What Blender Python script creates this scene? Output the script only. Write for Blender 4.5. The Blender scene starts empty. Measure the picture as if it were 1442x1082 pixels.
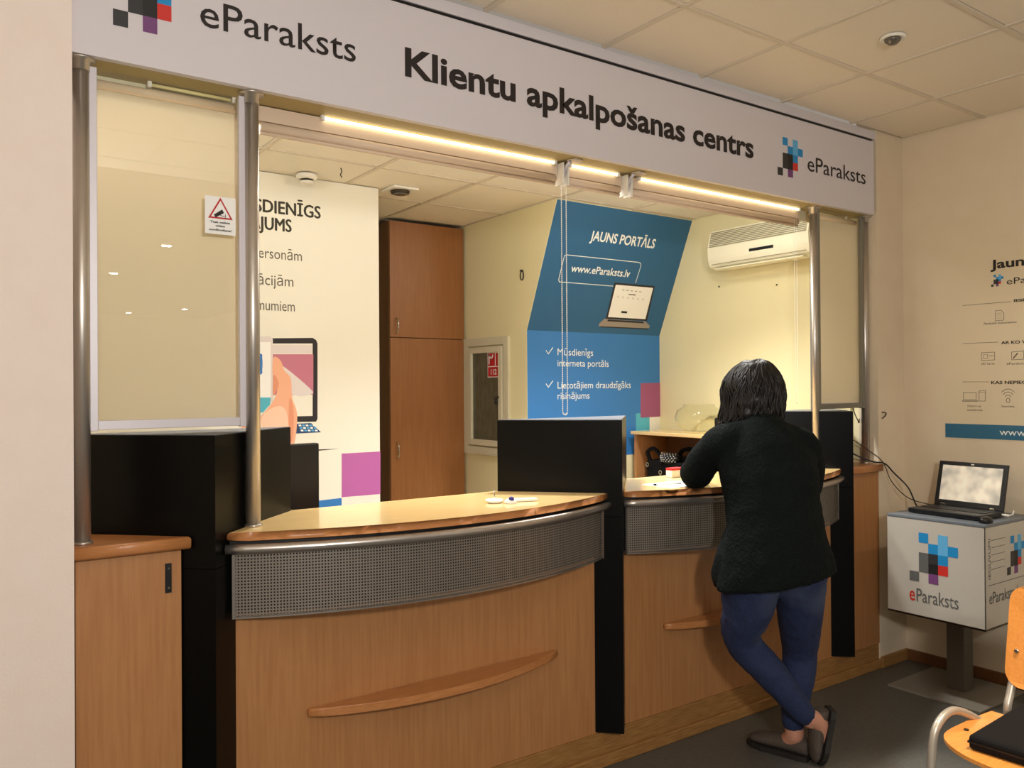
import bpy, bmesh, math, random
from mathutils import Vector, Matrix
random.seed(7)
D = bpy.data
COL = bpy.context.scene.collection
SC = bpy.context.scene
R = math.radians

# ------------------------------------------------------------------ camera
F = 1172.0; YAW, PITCH, ROLL = R(35.349), R(.262), R(-.376)
CAM = Vector((0, 0, 1.593))
fw = Vector((math.cos(PITCH)*math.sin(YAW), math.cos(PITCH)*math.cos(YAW), math.sin(PITCH)))
r0 = Vector((math.cos(YAW), -math.sin(YAW), 0)); u0 = r0.cross(fw)
rt = r0*math.cos(ROLL) + u0*math.sin(ROLL); up = -r0*math.sin(ROLL) + u0*math.cos(ROLL)
cd = D.cameras.new('camera'); cam = D.objects.new('camera', cd); COL.objects.link(cam)
cd.sensor_width = 36; cd.lens = 36*F/1442; cd.clip_start = .02
cam.matrix_world = Matrix(((rt.x, up.x, -fw.x, CAM.x), (rt.y, up.y, -fw.y, CAM.y), (rt.z, up.z, -fw.z, CAM.z), (0, 0, 0, 1)))
SC.camera = cam
# ------------------------------------------------------------------ world, exposure
w = D.worlds.new('world'); SC.world = w; w.use_nodes = True
w.node_tree.nodes['Background'].inputs[0].default_value = (1, .86, .72, 1)
w.node_tree.nodes['Background'].inputs[1].default_value = .30
SC.view_settings.view_transform = 'Standard'; SC.view_settings.look = 'None'
SC.view_settings.gamma = 1; SC.view_settings.use_curve_mapping = False
SC.view_settings.exposure = 0.0
# ------------------------------------------------------------------ lights
WARM = (1, .80, .60); OFFW = (1, .99, .97)
def spot(name, loc, target, power, color, size=100, blend=.8, rad=.06):
    l = D.lights.new(name, 'SPOT'); l.energy = power; l.color = color
    l.spot_size = R(size); l.spot_blend = blend; l.shadow_soft_size = rad
    o = D.objects.new(name, l); COL.objects.link(o); o.location = loc
    o.rotation_euler = (Vector(target)-Vector(loc)).to_track_quat('-Z', 'Y').to_euler()
    return o
def area(name, loc, target, power, color, sx, sy):
    l = D.lights.new(name, 'AREA'); l.shape = 'RECTANGLE'; l.size = sx; l.size_y = sy; l.energy = power; l.color = color
    o = D.objects.new(name, l); COL.objects.link(o); o.location = loc
    o.rotation_euler = (Vector(target)-Vector(loc)).to_track_quat('-Z', 'Y').to_euler()
    return o
# customers' side: downlights of the waiting room (positions of its ceiling lamps)
DOWN = [(1.98, -3.28, 3.025), (1.91, -5.67, 3.025), (3.11, -11.17, 3.025), (3.80, -9.95, 3.025), (2.62, .70, 3.025), (4.05, .75, 3.025)]
def point(name, loc, power, color, rad=.1):
    l = D.lights.new(name, 'POINT'); l.energy = power; l.color = color; l.shadow_soft_size = rad
    o = D.objects.new(name, l); COL.objects.link(o); o.location = loc; return o
NEUT = (1, .97, .93)
PEND = [(.35, -.75, 2.08), (-1.2, -2.6, 2.08), (3.7, -2.4, 2.08)]        # opal globe pendants of the waiting room, behind the viewer
point('pendant_lamp', (PEND[0][0], PEND[0][1], 2.08), 195, NEUT, .13)
point('pendant_lamp', (PEND[1][0], PEND[1][1], 2.08), 60, NEUT, .13)
point('pendant_lamp', (PEND[2][0], PEND[2][1], 2.08), 22, NEUT, .13)
spot('downlight_lamp', (2.62, .70, 3.0), (2.93, 1.10, .4), 330, WARM, 36, .6, .03)
# office side: opal ceiling fittings just behind the fascia
OFF = [(1.45, 3.12), (3.45, 3.10), (2.45, 3.12)]
for x_, y_ in OFF:
    k_ = .46 if x_ < 2 else (1.22 if x_ < 3 else 1.28)
    point('office_lamp', (x_, y_, 2.66), 7*k_, OFFW, .07)
    spot('office_down_lamp', (x_, y_, 2.70), (x_, y_+.12, 0), 150*k_, OFFW, 112, 1, .09)

point('office_lamp', (.55, 3.30, 2.66), 16, OFFW, .07)  # added lamp, out of view, brightens the left blind from behind
OFF.append((.55, 3.30))
spot('downlight_lamp', (4.05, .75, 3.0), (4.68, 1.95, 1.42), 44, WARM, 44, 1, .05)
# ------------------------------------------------------------------ materials
def lin(c):
    return tuple(((v/255)/12.92 if v/255 <= .04045 else ((v/255+.055)/1.055)**2.4) for v in c) + (1,)
def mat(name, rgb, rough=.5, metal=0, spec=.5, noise=None, bump=0, bscale=200, bdist=.002, emit=None, trans=0, coat=0, alpha=1):
    m = D.materials.new(name); m.use_nodes = True; nt = m.node_tree; b = nt.nodes['Principled BSDF']
    b.inputs['Base Color'].default_value = lin(rgb); b.inputs['Roughness'].default_value = rough
    b.inputs['Metallic'].default_value = metal; b.inputs['Specular IOR Level'].default_value = spec
    b.inputs['Transmission Weight'].default_value = trans; b.inputs['Coat Weight'].default_value = coat
    if emit:
        b.inputs['Emission Color'].default_value = lin(emit[0]); b.inputs['Emission Strength'].default_value = emit[1]
    tc = nt.nodes.new('ShaderNodeTexCoord')
    if noise:
        rgb2, sc, det = noise
        n = nt.nodes.new('ShaderNodeTexNoise'); n.inputs['Detail'].default_value = det
        mp = nt.nodes.new('ShaderNodeMapping'); mp.inputs['Scale'].default_value = sc
        mx = nt.nodes.new('ShaderNodeMix'); mx.data_type = 'RGBA'
        mx.inputs['A'].default_value = lin(rgb); mx.inputs['B'].default_value = lin(rgb2)
        rp = nt.nodes.new('ShaderNodeMapRange'); rp.inputs[1].default_value = .35; rp.inputs[2].default_value = .65
        nt.links.new(tc.outputs['Object'], mp.inputs[0]); nt.links.new(mp.outputs[0], n.inputs[0])
        nt.links.new(n.outputs[0], rp.inputs[0]); nt.links.new(rp.outputs[0], mx.inputs['Factor'])
        nt.links.new(mx.outputs['Result'], b.inputs['Base Color'])
    if bump:
        n = nt.nodes.new('ShaderNodeTexNoise'); n.inputs['Scale'].default_value = bscale; n.inputs['Detail'].default_value = 3
        bp = nt.nodes.new('ShaderNodeBump'); bp.inputs['Strength'].default_value = bump; bp.inputs['Distance'].default_value = bdist
        nt.links.new(tc.outputs['Object'], n.inputs[0]); nt.links.new(n.outputs[0], bp.inputs['Height'])
        nt.links.new(bp.outputs[0], b.inputs['Normal'])
    return m
WOODV = ((210, 152, 92), (222, 168, 108))
M = dict(
    wall=mat('cream_wall_paint', (224, 208, 182), .85, noise=((222, 205, 178), (1.5, 1.5, 1.5), 2), bump=.25, bscale=160),
    leftwall=mat('pale_wall_paint', (236, 222, 212), .85, noise=((235, 219, 208), (2, 2, 2), 2), bump=.35, bscale=120),
    office=mat('yellow_wall_paint', (236, 226, 182), .85, bump=.2, bscale=160),
    tile=mat('ceiling_tile_mineral', (238, 228, 212), .95, noise=((228, 216, 198), (60, 60, 60), 5), bump=.5, bscale=300),
    otile=mat('office_ceiling_tile_mineral', (240, 233, 218), .95, noise=((236, 228, 212), (60, 60, 60), 5), bump=.3, bscale=300),
    rearceil=mat('rear_ceiling_dimmed', (120, 100, 78), .8),
    soffit=mat('soffit_yellow_paint', (172, 154, 104), .6),
    capgrey=mat('grey_cap_laminate', (96, 98, 104), .5),
    alug=mat('grey_aluminium', (128, 124, 110), .45, .2),
    grid=mat('ceiling_grid_paint', (216, 204, 186), .7),
    ofloor=mat('pale_bounce_floor', (214, 198, 170), .5),
    floor=mat('dark_grey_linoleum', (92, 92, 87), .40, noise=((83, 82, 77), (9, 9, 9), 5), bump=.06, bscale=40),
    wood=mat('beech_veneer_upright', (180, 128, 80), .42, noise=((170, 117, 71), (16, 16, .9), 5), coat=.08),
    woodcab=mat('cupboard_veneer', (156, 104, 60), .4, noise=((148, 97, 54), (12, 12, .8), 4), coat=.05),
    woodside=mat('dark_cupboard_side', (120, 78, 42), .5, noise=((108, 70, 38), (30, 30, 1.5), 5)),
    woodtop=mat('beech_worktop', (238, 204, 142), .22, noise=((234, 197, 132), (1.6, 26, 26), 5), coat=.35),
    woodedge=mat('beech_edge', (190, 128, 76), .35, noise=((178, 116, 66), (2, 26, 26), 5), coat=.2),
    plinth=mat('worn_plinth_wood', (164, 122, 70), .45, noise=((140, 98, 52), (2.5, 20, 30), 6)),
    ply=mat('chair_plywood', (224, 152, 74), .35, noise=((214, 140, 64), (3, 24, 24), 5), coat=.3),
    black=mat('black_laminate', (7, 7, 7), .3, spec=.16),
    blackp=mat('black_plastic', (14, 14, 15), .4),
    blackmatte=mat('black_fabric_nylon', (9, 9, 10), .85, spec=.2, noise=((13, 13, 15), (60, 60, 60), 3)),
    steel=mat('brushed_steel', (196, 188, 178), .36, .85),
    rail=mat('satin_steel_rail', (190, 182, 174), .32, .9),
    stube=mat('silver_painted_tube', (186, 180, 168), .4, .6),
    darksteel=mat('dark_steel', (80, 74, 66), .35, 1),
    alu=mat('pale_aluminium', (206, 200, 204), .45, .25),
    chrome=mat('chrome', (215, 212, 205), .12, 1),
    sign=mat('fascia_white_film', (214, 208, 212), .5),
    ink=mat('black_lettering', (30, 20, 18), .6),
    inkgrey=mat('grey_lettering', (92, 84, 68), .6), inkdk=mat('olive_black_lettering', (48, 42, 24), .6),
    white=mat('white_plastic', (236, 232, 222), .4), paper=mat('white_paper', (245, 243, 238), .7),
    cream=mat('cream_frame_paint', (212, 206, 180), .5),
    blueshade=mat('shaded_blue_print', (36, 96, 140), .55), bluelt=mat('bright_blue_print', (52, 122, 190), .55),  # same poster blue twice: shade painted into the leaning sheet, lower one brighter
    teal=mat('turquoise_print', (84, 180, 200), .55), purple=mat('purple_print', (184, 100, 166), .55),
    plum=mat('plum_print', (156, 84, 122), .55),
    lblue=mat('logo_blue', (22, 138, 200), .55), lsky=mat('logo_sky', (96, 176, 224), .55), lred=mat('logo_red', (206, 48, 40), .55),
    lpur=mat('logo_purple', (116, 66, 120), .55), lgrey=mat('logo_grey', (96, 96, 94), .55), lblack=mat('logo_black', (26, 26, 26), .55),
    ldark=mat('logo_dark', (48, 48, 50), .55),
    whiteink=mat('white_lettering', (240, 244, 240), .6), red=mat('red_print', (190, 30, 36), .55),
    poster=mat('poster_paper', (238, 234, 218), .6),
    wposter=mat('wall_poster_paper', (222, 206, 176), .55), bar=mat('poster_blue_bar', (40, 104, 136), .5),
    fabric=mat('blind_fabric', (218, 198, 160), .9),
    valance=mat('blind_cassette', (220, 196, 170), .5),
    led=mat('led_tube_glow', (255, 244, 210), .5, emit=((255, 242, 208), 3.4)),
    ledoff=mat('lamp_diffuser_off', (236, 222, 160), .5),
    bulb=mat('downlight_glow', (255, 240, 215), .5, emit=((255, 238, 210), 80)),
    bulboff=mat('downlight_dark_bulb', (110, 104, 96), .25, .4),
    hair=mat('black_hair', (11, 9, 8), .45, spec=.35, noise=((24, 19, 17), (40, 40, 8), 4)),
    skin=mat('skin', (196, 140, 116), .5),
    knit=mat('charcoal_green_knit', (8, 11, 11), .9, spec=.12, noise=((20, 27, 26), (70, 70, 70), 4), bump=1.0, bscale=80, bdist=.006),
    denim=mat('dark_blue_denim', (22, 34, 68), .85, noise=((32, 47, 84), (30, 30, 30), 5), bump=.3, bscale=500),
    shoe=mat('grey_suede', (84, 74, 66), .85, noise=((70, 62, 56), (40, 40, 40), 3)), sole=mat('dark_rubber_sole', (26, 22, 20), .7),
    kioskw=mat('frosted_white_panel', (196, 190, 178), .35, coat=.4), kiosktop=mat('bluish_grey_top', (112, 120, 128), .4),
    kplate=mat('grey_base_plate', (132, 126, 114), .4),
    kmetal=mat('grey_powdercoat', (98, 92, 82), .5), keys=mat('keyboard_keys', (30, 30, 31), .5),
    lcd=mat('laptop_screen_glow', (120, 116, 108), .3, emit=((232, 218, 194), .42), noise=((222, 212, 192), (3, 3, 3), 1)),
    inkbluegrey=mat('printed_key_blue', (40, 70, 110), .5), hand1=mat('printed_skin', (240, 178, 144), .6), hand2=mat('printed_skin_light', (250, 205, 178), .6), hand3=mat('printed_skin_shade', (228, 152, 118), .6),
    pinkscr=mat('printed_pink_screen', (196, 120, 140), .6), palegrey=mat('pale_grey_print', (226, 216, 212), .6), laptopgrey=mat('printed_laptop_grey', (150, 140, 132), .5),
    bezel=mat('printed_bezel', (38, 32, 34), .6), darkglass=mat('dark_hatch_glass', (96, 96, 76), .2, noise=((84, 84, 66), (6, 6, 3), 2)),
    vent=mat('ac_grille', (150, 142, 112), .5), acw=mat('ac_white', (240, 234, 208), .4), bluedot=mat('ballpoint_blue', (30, 30, 120), .4),
)
def glass_mat(name, rgb, rough=0.0, k=.1):
    m = D.materials.new(name); m.use_nodes = True; nt = m.node_tree; nt.nodes.clear()
    out = nt.nodes.new('ShaderNodeOutputMaterial'); t = nt.nodes.new('ShaderNodeBsdfTransparent'); t.inputs[0].default_value = lin(rgb)
    g = nt.nodes.new('ShaderNodeBsdfGlossy'); g.inputs['Roughness'].default_value = rough
    mx = nt.nodes.new('ShaderNodeMixShader'); fr = nt.nodes.new('ShaderNodeFresnel'); fr.inputs[0].default_value = 1.5
    ad = nt.nodes.new('ShaderNodeMath'); ad.inputs[1].default_value = k
    ge = nt.nodes.new('ShaderNodeNewGeometry'); nb = nt.nodes.new('ShaderNodeMath'); nb.operation = 'SUBTRACT'; nb.inputs[0].default_value = 1
    mu = nt.nodes.new('ShaderNodeMath'); mu.operation = 'MULTIPLY'; nt.links.new(ge.outputs['Backfacing'], nb.inputs[1])
    nt.links.new(fr.outputs[0], ad.inputs[0]); nt.links.new(ad.outputs[0], mu.inputs[0]); nt.links.new(nb.outputs[0], mu.inputs[1]); nt.links.new(mu.outputs[0], mx.inputs[0])
    nt.links.new(t.outputs[0], mx.inputs[1]); nt.links.new(g.outputs[0], mx.inputs[2]); nt.links.new(mx.outputs[0], out.inputs[0])
    return m
M['glass'] = glass_mat('window_pane_glass', (254, 255, 252), .0, .045)
M['bowl'] = glass_mat('bowl_glass', (254, 254, 250), .02, .0)
def fab(name, rgb):
    m = D.materials.new(name); m.use_nodes = True; nt = m.node_tree; nt.nodes.clear()
    out = nt.nodes.new('ShaderNodeOutputMaterial'); d = nt.nodes.new('ShaderNodeBsdfDiffuse'); t = nt.nodes.new('ShaderNodeBsdfTranslucent'); mx = nt.nodes.new('ShaderNodeMixShader')
    d.inputs[0].default_value = lin(rgb); t.inputs[0].default_value = lin(rgb); mx.inputs[0].default_value = .38
    nt.links.new(d.outputs[0], mx.inputs[1]); nt.links.new(t.outputs[0], mx.inputs[2]); nt.links.new(mx.outputs[0], out.inputs[0]); return m
M['fabric'] = fab('blind_fabric', (244, 232, 212))
# perforated steel: square holes cut through the sheet (alpha from the sheet's own UV in metres)
def perf():
    m = mat('perforated_steel_sheet', (140, 131, 120), .45, .5); nt = m.node_tree; b = nt.nodes['Principled BSDF']
    uv = nt.nodes.new('ShaderNodeUVMap'); sep = nt.nodes.new('ShaderNodeSeparateXYZ'); nt.links.new(uv.outputs[0], sep.inputs[0])
    def cell(sock):
        d = nt.nodes.new('ShaderNodeMath'); d.operation = 'DIVIDE'; d.inputs[1].default_value = .0098; nt.links.new(sock, d.inputs[0])
        f = nt.nodes.new('ShaderNodeMath'); f.operation = 'FRACT'; nt.links.new(d.outputs[0], f.inputs[0])
        s = nt.nodes.new('ShaderNodeMath'); s.operation = 'SUBTRACT'; s.inputs[1].default_value = .5; nt.links.new(f.outputs[0], s.inputs[0])
        a = nt.nodes.new('ShaderNodeMath'); a.operation = 'ABSOLUTE'; nt.links.new(s.outputs[0], a.inputs[0])
        l = nt.nodes.new('ShaderNodeMath'); l.operation = 'LESS_THAN'; l.inputs[1].default_value = .27; nt.links.new(a.outputs[0], l.inputs[0])
        return l.outputs[0]
    mu = nt.nodes.new('ShaderNodeMath'); mu.operation = 'MULTIPLY'
    nt.links.new(cell(sep.outputs[0]), mu.inputs[0]); nt.links.new(cell(sep.outputs[1]), mu.inputs[1])
    inv = nt.nodes.new('ShaderNodeMath'); inv.operation = 'SUBTRACT'; inv.inputs[0].default_value = 1; nt.links.new(mu.outputs[0], inv.inputs[1])
    nt.links.new(inv.outputs[0], b.inputs['Alpha'])
    return m
M['perf'] = perf()
# jeans: faded seat patches in the cloth itself
def fade():
    m = M['denim']; nt = m.node_tree; b = nt.nodes['Principled BSDF']; src = b.inputs['Base Color'].links[0].from_socket
    tc = nt.nodes.new('ShaderNodeTexCoord'); cur = src
    for c, r in (((2.79, 2.06, .745), .10), ((2.99, 2.05, .75), .09), ((2.83, 2.22, .60), .07)):
        v = nt.nodes.new('ShaderNodeVectorMath'); v.operation = 'DISTANCE'; v.inputs[1].default_value = c; nt.links.new(tc.outputs['Object'], v.inputs[0])
        mr = nt.nodes.new('ShaderNodeMapRange'); mr.inputs[1].default_value = r*1.3; mr.inputs[2].default_value = r*.4; mr.inputs[3].default_value = 0; mr.inputs[4].default_value = .75; nt.links.new(v.outputs['Value'], mr.inputs[0])
        mx = nt.nodes.new('ShaderNodeMix'); mx.data_type = 'RGBA'; mx.inputs['B'].default_value = lin((66, 78, 104)); nt.links.new(mr.outputs[0], mx.inputs['Factor']); nt.links.new(cur, mx.inputs['A']); cur = mx.outputs['Result']
    nt.links.new(cur, b.inputs['Base Color'])
fade()
# ------------------------------------------------------------------ builders
def link(name, me, m=None, parent=None, smooth=False):
    o = D.objects.new(name, me); COL.objects.link(o)
    if m is not None:
        for x in (m if isinstance(m, (list, tuple)) else [m]): me.materials.append(M[x] if isinstance(x, str) else x)
    if smooth: me.polygons.foreach_set('use_smooth', [True]*len(me.polygons))
    if parent is not None: o.parent = parent; o.matrix_parent_inverse = parent.matrix_world.inverted() if False else Matrix.Translation(-parent.location)
    return o
def bm_obj(name, bm, m, parent=None, smooth=False):
    bmesh.ops.recalc_face_normals(bm, faces=bm.faces)
    me = D.meshes.new(name); bm.to_mesh(me); bm.free()
    return link(name, me, m, parent, smooth)
def thing(name, loc, label, cat, group=None):
    o = D.objects.new(name, None); COL.objects.link(o); o.location = loc; o.empty_display_size = .1
    return tag(o, label, cat, group)
def tag(o, label=None, cat=None, group=None, kind=None):
    if label: o['label'] = label
    if cat: o['category'] = cat
    if group: o['group'] = group
    if kind: o['kind'] = kind
    return o
def bx(bm, x0, x1, y0, y1, z0, z1, bev=0, seg=2):
    v = [bm.verts.new((x, y, z)) for x in (x0, x1) for y in (y0, y1) for z in (z0, z1)]
    fs = [bm.faces.new([v[i] for i in q]) for q in ((0, 1, 3, 2), (4, 6, 7, 5), (0, 4, 5, 1), (2, 3, 7, 6), (0, 2, 6, 4), (1, 5, 7, 3))]
    if bev:
        es = {e for f in fs for e in f.edges}
        bmesh.ops.bevel(bm, geom=list(es), offset=bev, segments=seg, profile=.5, affect='EDGES')
def box(name, x0, x1, y0, y1, z0, z1, m, parent=None, bev=0, smooth=False, seg=2):
    bm = bmesh.new(); bx(bm, x0, x1, y0, y1, z0, z1, bev, seg)
    return bm_obj(name, bm, m, parent, smooth)
def prism_bm(bm, pts, z0, z1, bev=0, seg=3):
    lo = [bm.verts.new((x, y, z0)) for x, y in pts]; hi = [bm.verts.new((x, y, z1)) for x, y in pts]
    n = len(pts); fb = bm.faces.new(lo[::-1]); ft = bm.faces.new(hi)
    for i in range(n): bm.faces.new((lo[i], lo[(i+1) % n], hi[(i+1) % n], hi[i]))
    if bev:
        bmesh.ops.bevel(bm, geom=list(set(fb.edges) | set(ft.edges)), offset=bev, segments=seg, profile=.5, affect='EDGES', clamp_overlap=True)
def prism(name, pts, z0, z1, m, parent=None, bev=0, smooth=False, seg=3):
    bm = bmesh.new(); prism_bm(bm, pts, z0, z1, bev, seg); return bm_obj(name, bm, m, parent, smooth)
def frame_of(d):
    d = d.normalized(); a = Vector((0, 0, 1)) if abs(d.z) < .9 else Vector((1, 0, 0))
    u = d.cross(a).normalized(); return u, d.cross(u).normalized()
def tube_bm(bm, pts, rad, n=12, caps=True, closed=False):
    pts = [Vector(p) for p in pts]; rings = []; N = len(pts)
    rs = rad if isinstance(rad, (list, tuple)) else [rad]*N
    u = None
    for i, p in enumerate(pts):
        if closed: d = pts[(i+1) % N]-pts[i-1]
        else: d = pts[min(i+1, N-1)]-pts[max(i-1, 0)]
        d.normalize()
        if u is None: u, v = frame_of(d)
        else:
            u = (u - d*u.dot(d)).normalized(); v = d.cross(u).normalized()
        rings.append([bm.verts.new(p + (u*math.cos(2*math.pi*k/n) + v*math.sin(2*math.pi*k/n))*rs[i]) for k in range(n)])
    for i in range(N if closed else N-1):
        a, b = rings[i], rings[(i+1) % N]
        for k in range(n): bm.faces.new((a[k], a[(k+1) % n], b[(k+1) % n], b[k]))
    if caps and not closed: bm.faces.new(rings[0][::-1]); bm.faces.new(rings[-1])
def tube(name, pts, rad, m, parent=None, n=12, closed=False):
    bm = bmesh.new(); tube_bm(bm, pts, rad, n, True, closed); o = bm_obj(name, bm, m, parent, False)
    for p in o.data.polygons: p.use_smooth = len(p.vertices) == 4
    return o
def lathe_bm(bm, cx, cy, prof, n=32):
    rings = [[bm.verts.new((cx+r*math.cos(2*math.pi*k/n), cy+r*math.sin(2*math.pi*k/n), z)) for k in range(n)] for r, z in prof]
    for a, b in zip(rings, rings[1:]):
        for k in range(n): bm.faces.new((a[k], a[(k+1) % n], b[(k+1) % n], b[k]))
    return rings
def lathe(name, cx, cy, prof, m, parent=None, n=32, caps=True):
    bm = bmesh.new(); rings = lathe_bm(bm, cx, cy, prof, n)
    if caps: bm.faces.new(rings[0][::-1]); bm.faces.new(rings[-1])
    o = bm_obj(name, bm, m, parent, False)
    for p in o.data.polygons: p.use_smooth = len(p.vertices) == 4
    return o
def smooth_path(pts, k=6):
    pts = [Vector(p) for p in pts]; out = []
    P = [pts[0]*2-pts[1]] + pts + [pts[-1]*2-pts[-2]]
    for i in range(1, len(P)-2):
        for j in range(k):
            t = j/k; a, b, c, d = P[i-1:i+3]
            out.append(.5*((2*b)+(-a+c)*t+(2*a-5*b+4*c-d)*t*t+(-a+3*b-3*c+d)*t**3))
    out.append(pts[-1]); return out

class Surf:
    """a flat surface in the scene: origin, reading direction u, up direction v, outward normal"""
    def __init__(s, o, u, v, parent):
        s.o = Vector(o); s.u = Vector(u).normalized(); s.v = Vector(v).normalized(); s.n = s.u.cross(s.v); s.parent = parent
    def pt(s, a, b, c=0): return s.o + s.u*a + s.v*b + s.n*c
    def poly(s, name, pts, m, lift=.001, parent=None, th=.0006):
        bm = bmesh.new()
        lo = [bm.verts.new(s.pt(a, b, lift-th)) for a, b in pts]; hi = [bm.verts.new(s.pt(a, b, lift)) for a, b in pts]
        bm.faces.new(hi); n = len(pts)
        for i in range(n): bm.faces.new((lo[i], lo[(i+1) % n], hi[(i+1) % n], hi[i]))
        return bm_obj(name, bm, m, parent or s.parent)
    def rect(s, name, a0, a1, b0, b1, m, lift=.001, parent=None):
        return s.poly(name, [(a0, b0), (a1, b0), (a1, b1), (a0, b1)], m, lift, parent)
    def line(s, name, pts, wd, m, lift=.0012, closed=False):
        bm = bmesh.new(); q = [s.pt(a, b, lift) for a, b in pts]; n = len(q)
        for i in range(n if closed else n-1):
            a, b = q[i], q[(i+1) % n]; d = (b-a).normalized(); e = d.cross(s.n)*wd/2; a2 = a-d*wd/2; b2 = b+d*wd/2
            bm.faces.new([bm.verts.new(x) for x in (a2-e, b2-e, b2+e, a2+e)])
        return bm_obj(name, bm, m, s.parent)
    def text(s, txt, a0, a1, b, cap, m, name='lettering', bold=0, lift=.0012, shear=0, parent=None, thick=0):
        """text whose glyphs run from a0 to a1, baseline at b, capital height cap"""
        c = D.curves.new('t', 'FONT'); c.body = txt; c.size = 1; c.offset = bold; c.shear = shear; c.resolution_u = 3
        o = D.objects.new('t', c); COL.objects.link(o)
        c2 = D.curves.new('t2', 'FONT'); c2.body = 'H'; c2.size = 1; c2.offset = bold; o2 = D.objects.new('t2', c2); COL.objects.link(o2)
        bpy.context.view_layer.update(); dg = bpy.context.evaluated_depsgraph_get()
        me = D.meshes.new_from_object(o.evaluated_get(dg)); mh = D.meshes.new_from_object(o2.evaluated_get(dg))
        H = max(v.co.y for v in mh.vertices)
        xs = [v.co.x for v in me.vertices]; x0, x1 = min(xs), max(xs); sx = (a1-a0)/(x1-x0); sy = cap/H
        for v in me.vertices: v.co = s.pt(a0+(v.co.x-x0)*sx, b+v.co.y*sy, lift)
        for x in (o, o2): D.objects.remove(x)
        if thick:        # heavier strokes: the same glyphs printed again a hair to either side
            vs = [v.co.copy() for v in me.vertices]; fs = [tuple(p.vertices) for p in me.polygons]; n = len(vs); V = []; Fc = []
            for k, (dx, dz) in enumerate(((0, 0), (-thick, 0), (thick, 0), (0, thick*.6), (0, -thick*.6))):
                V += [(v + s.u*dx + s.v*dz + s.n*.00002*k)[:] for v in vs]; Fc += [tuple(i+n*k for i in f) for f in fs]
            me = D.meshes.new(name); me.from_pydata(V, [], Fc)
        me.materials.clear(); me.name = name
        if ' ' in txt and cap > .04 and not thick: return s.words(me, txt, name, m, parent)
        return link(name, me, m, parent or s.parent)
def _words(s, me, txt, name, m, parent):
    bm = bmesh.new(); bm.from_mesh(me); bm.verts.ensure_lookup_table(); seen = set(); isl = []
    for v in bm.verts:
        if v.index in seen: continue
        st = [v]; comp = []; seen.add(v.index)
        while st:
            q = st.pop(); comp.append(q)
            for e in q.link_edges:
                o = e.other_vert(q)
                if o.index not in seen: seen.add(o.index); st.append(o)
        xs = [(c.co-s.o).dot(s.u) for c in comp]; isl.append([min(xs), max(xs), comp])
    isl.sort(key=lambda t: t[0]); gaps = []; end = isl[0][1]
    for k in range(1, len(isl)): gaps.append((isl[k][0]-end, k)); end = max(end, isl[k][1])
    cuts = sorted(k for g, k in sorted(gaps, reverse=True)[:txt.count(' ')]); out = None
    for a, b in zip([0]+cuts, cuts+[len(isl)]):
        vs = [v for i in isl[a:b] for v in i[2]]; ids = {v.index: n for n, v in enumerate(vs)}
        fs = [[ids[v.index] for v in f.verts] for f in bm.faces if f.verts[0].index in ids]
        me2 = D.meshes.new(name); me2.from_pydata([v.co[:] for v in vs], [], fs); out = link(name, me2, m, parent or s.parent)
    bm.free(); return out
Surf.words = _words
LOGO = [(1, 0, 'lblue'), (2, 1, 'lblue'), (3, 0, 'lsky'), (3, 1, 'lsky'), (4, 1, 'lblue'), (3, 2, 'lblue'), (2, 2, 'ldark'), (1, 2, 'lgrey'), (1, 3, 'lgrey'),
        (2, 3, 'lblack'), (3, 3, 'lred'), (2, 4, 'lpur'), (0, 4, 'lgrey')]
def logo(s, a, b_top, cw, ch, dark=False, parent=None, lift=.0012):
    """pixel emblem, top-left at (a, b_top)"""
    for cx, cy, m in LOGO:
        if dark and m in ('lgrey', 'ldark'): m = 'ldark' if m == 'lgrey' else 'lblack'
        s.rect('emblem_square', a+cx*cw, a+(cx+1)*cw, b_top-(cy+1)*ch, b_top-cy*ch, m, lift, parent)

# ================================================================== THE SETTING
XW = 4.68; ZC = 3.03; ZO = 2.755
tag(box('floor', -3.2, XW+.1, -12, 5.9, -.05, 0, 'floor'), kind='structure')
tag(box('floor_office', -.30, 4.39, 2.80, 5.66, 0, .004, 'ofloor'), kind='structure')  # unseen floor made pale to bounce light up to the office ceiling
tag(box('wall_left', -3.2, .345, 2.60, 2.74, 0, 3.11, 'leftwall'), kind='structure')
tag(box('wall_far_left', -3.3, -3.2, -12, 2.74, 0, 3.11, 'wall'), kind='structure')
tag(box('wall_right', XW, XW+.12, -12, 2.76, 0, 3.11, 'wall'), kind='structure')
tag(box('wall_front', -3.3, XW+.12, -12.12, -12, 0, 3.11, 'wall'), kind='structure')
tag(box('wall_return', 4.41, XW, 2.64, 2.76, 0, 3.11, 'wall'), kind='structure')
# office shell
tag(box('wall_office_right', 4.39, 4.50, 2.80, 5.90, 0, ZO+.08, 'office'), kind='structure')
tag(box('wall_office_return', 4.41, 4.50, 2.76, 2.80, 0, ZO+.08, 'office'), kind='structure')
tag(box('wall_office_left', -.40, -.30, 2.74, 5.75, 0, ZO+.08, 'office'), kind='structure')
tag(box('wall_office_back', -.40, 3.187, 5.66, 5.76, 0, ZO+.08, 'office'), kind='structure')
tag(box('wall_poster', -.30, 2.165, 4.38, 4.50, 0, ZO, 'poster'), kind='structure')
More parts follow.
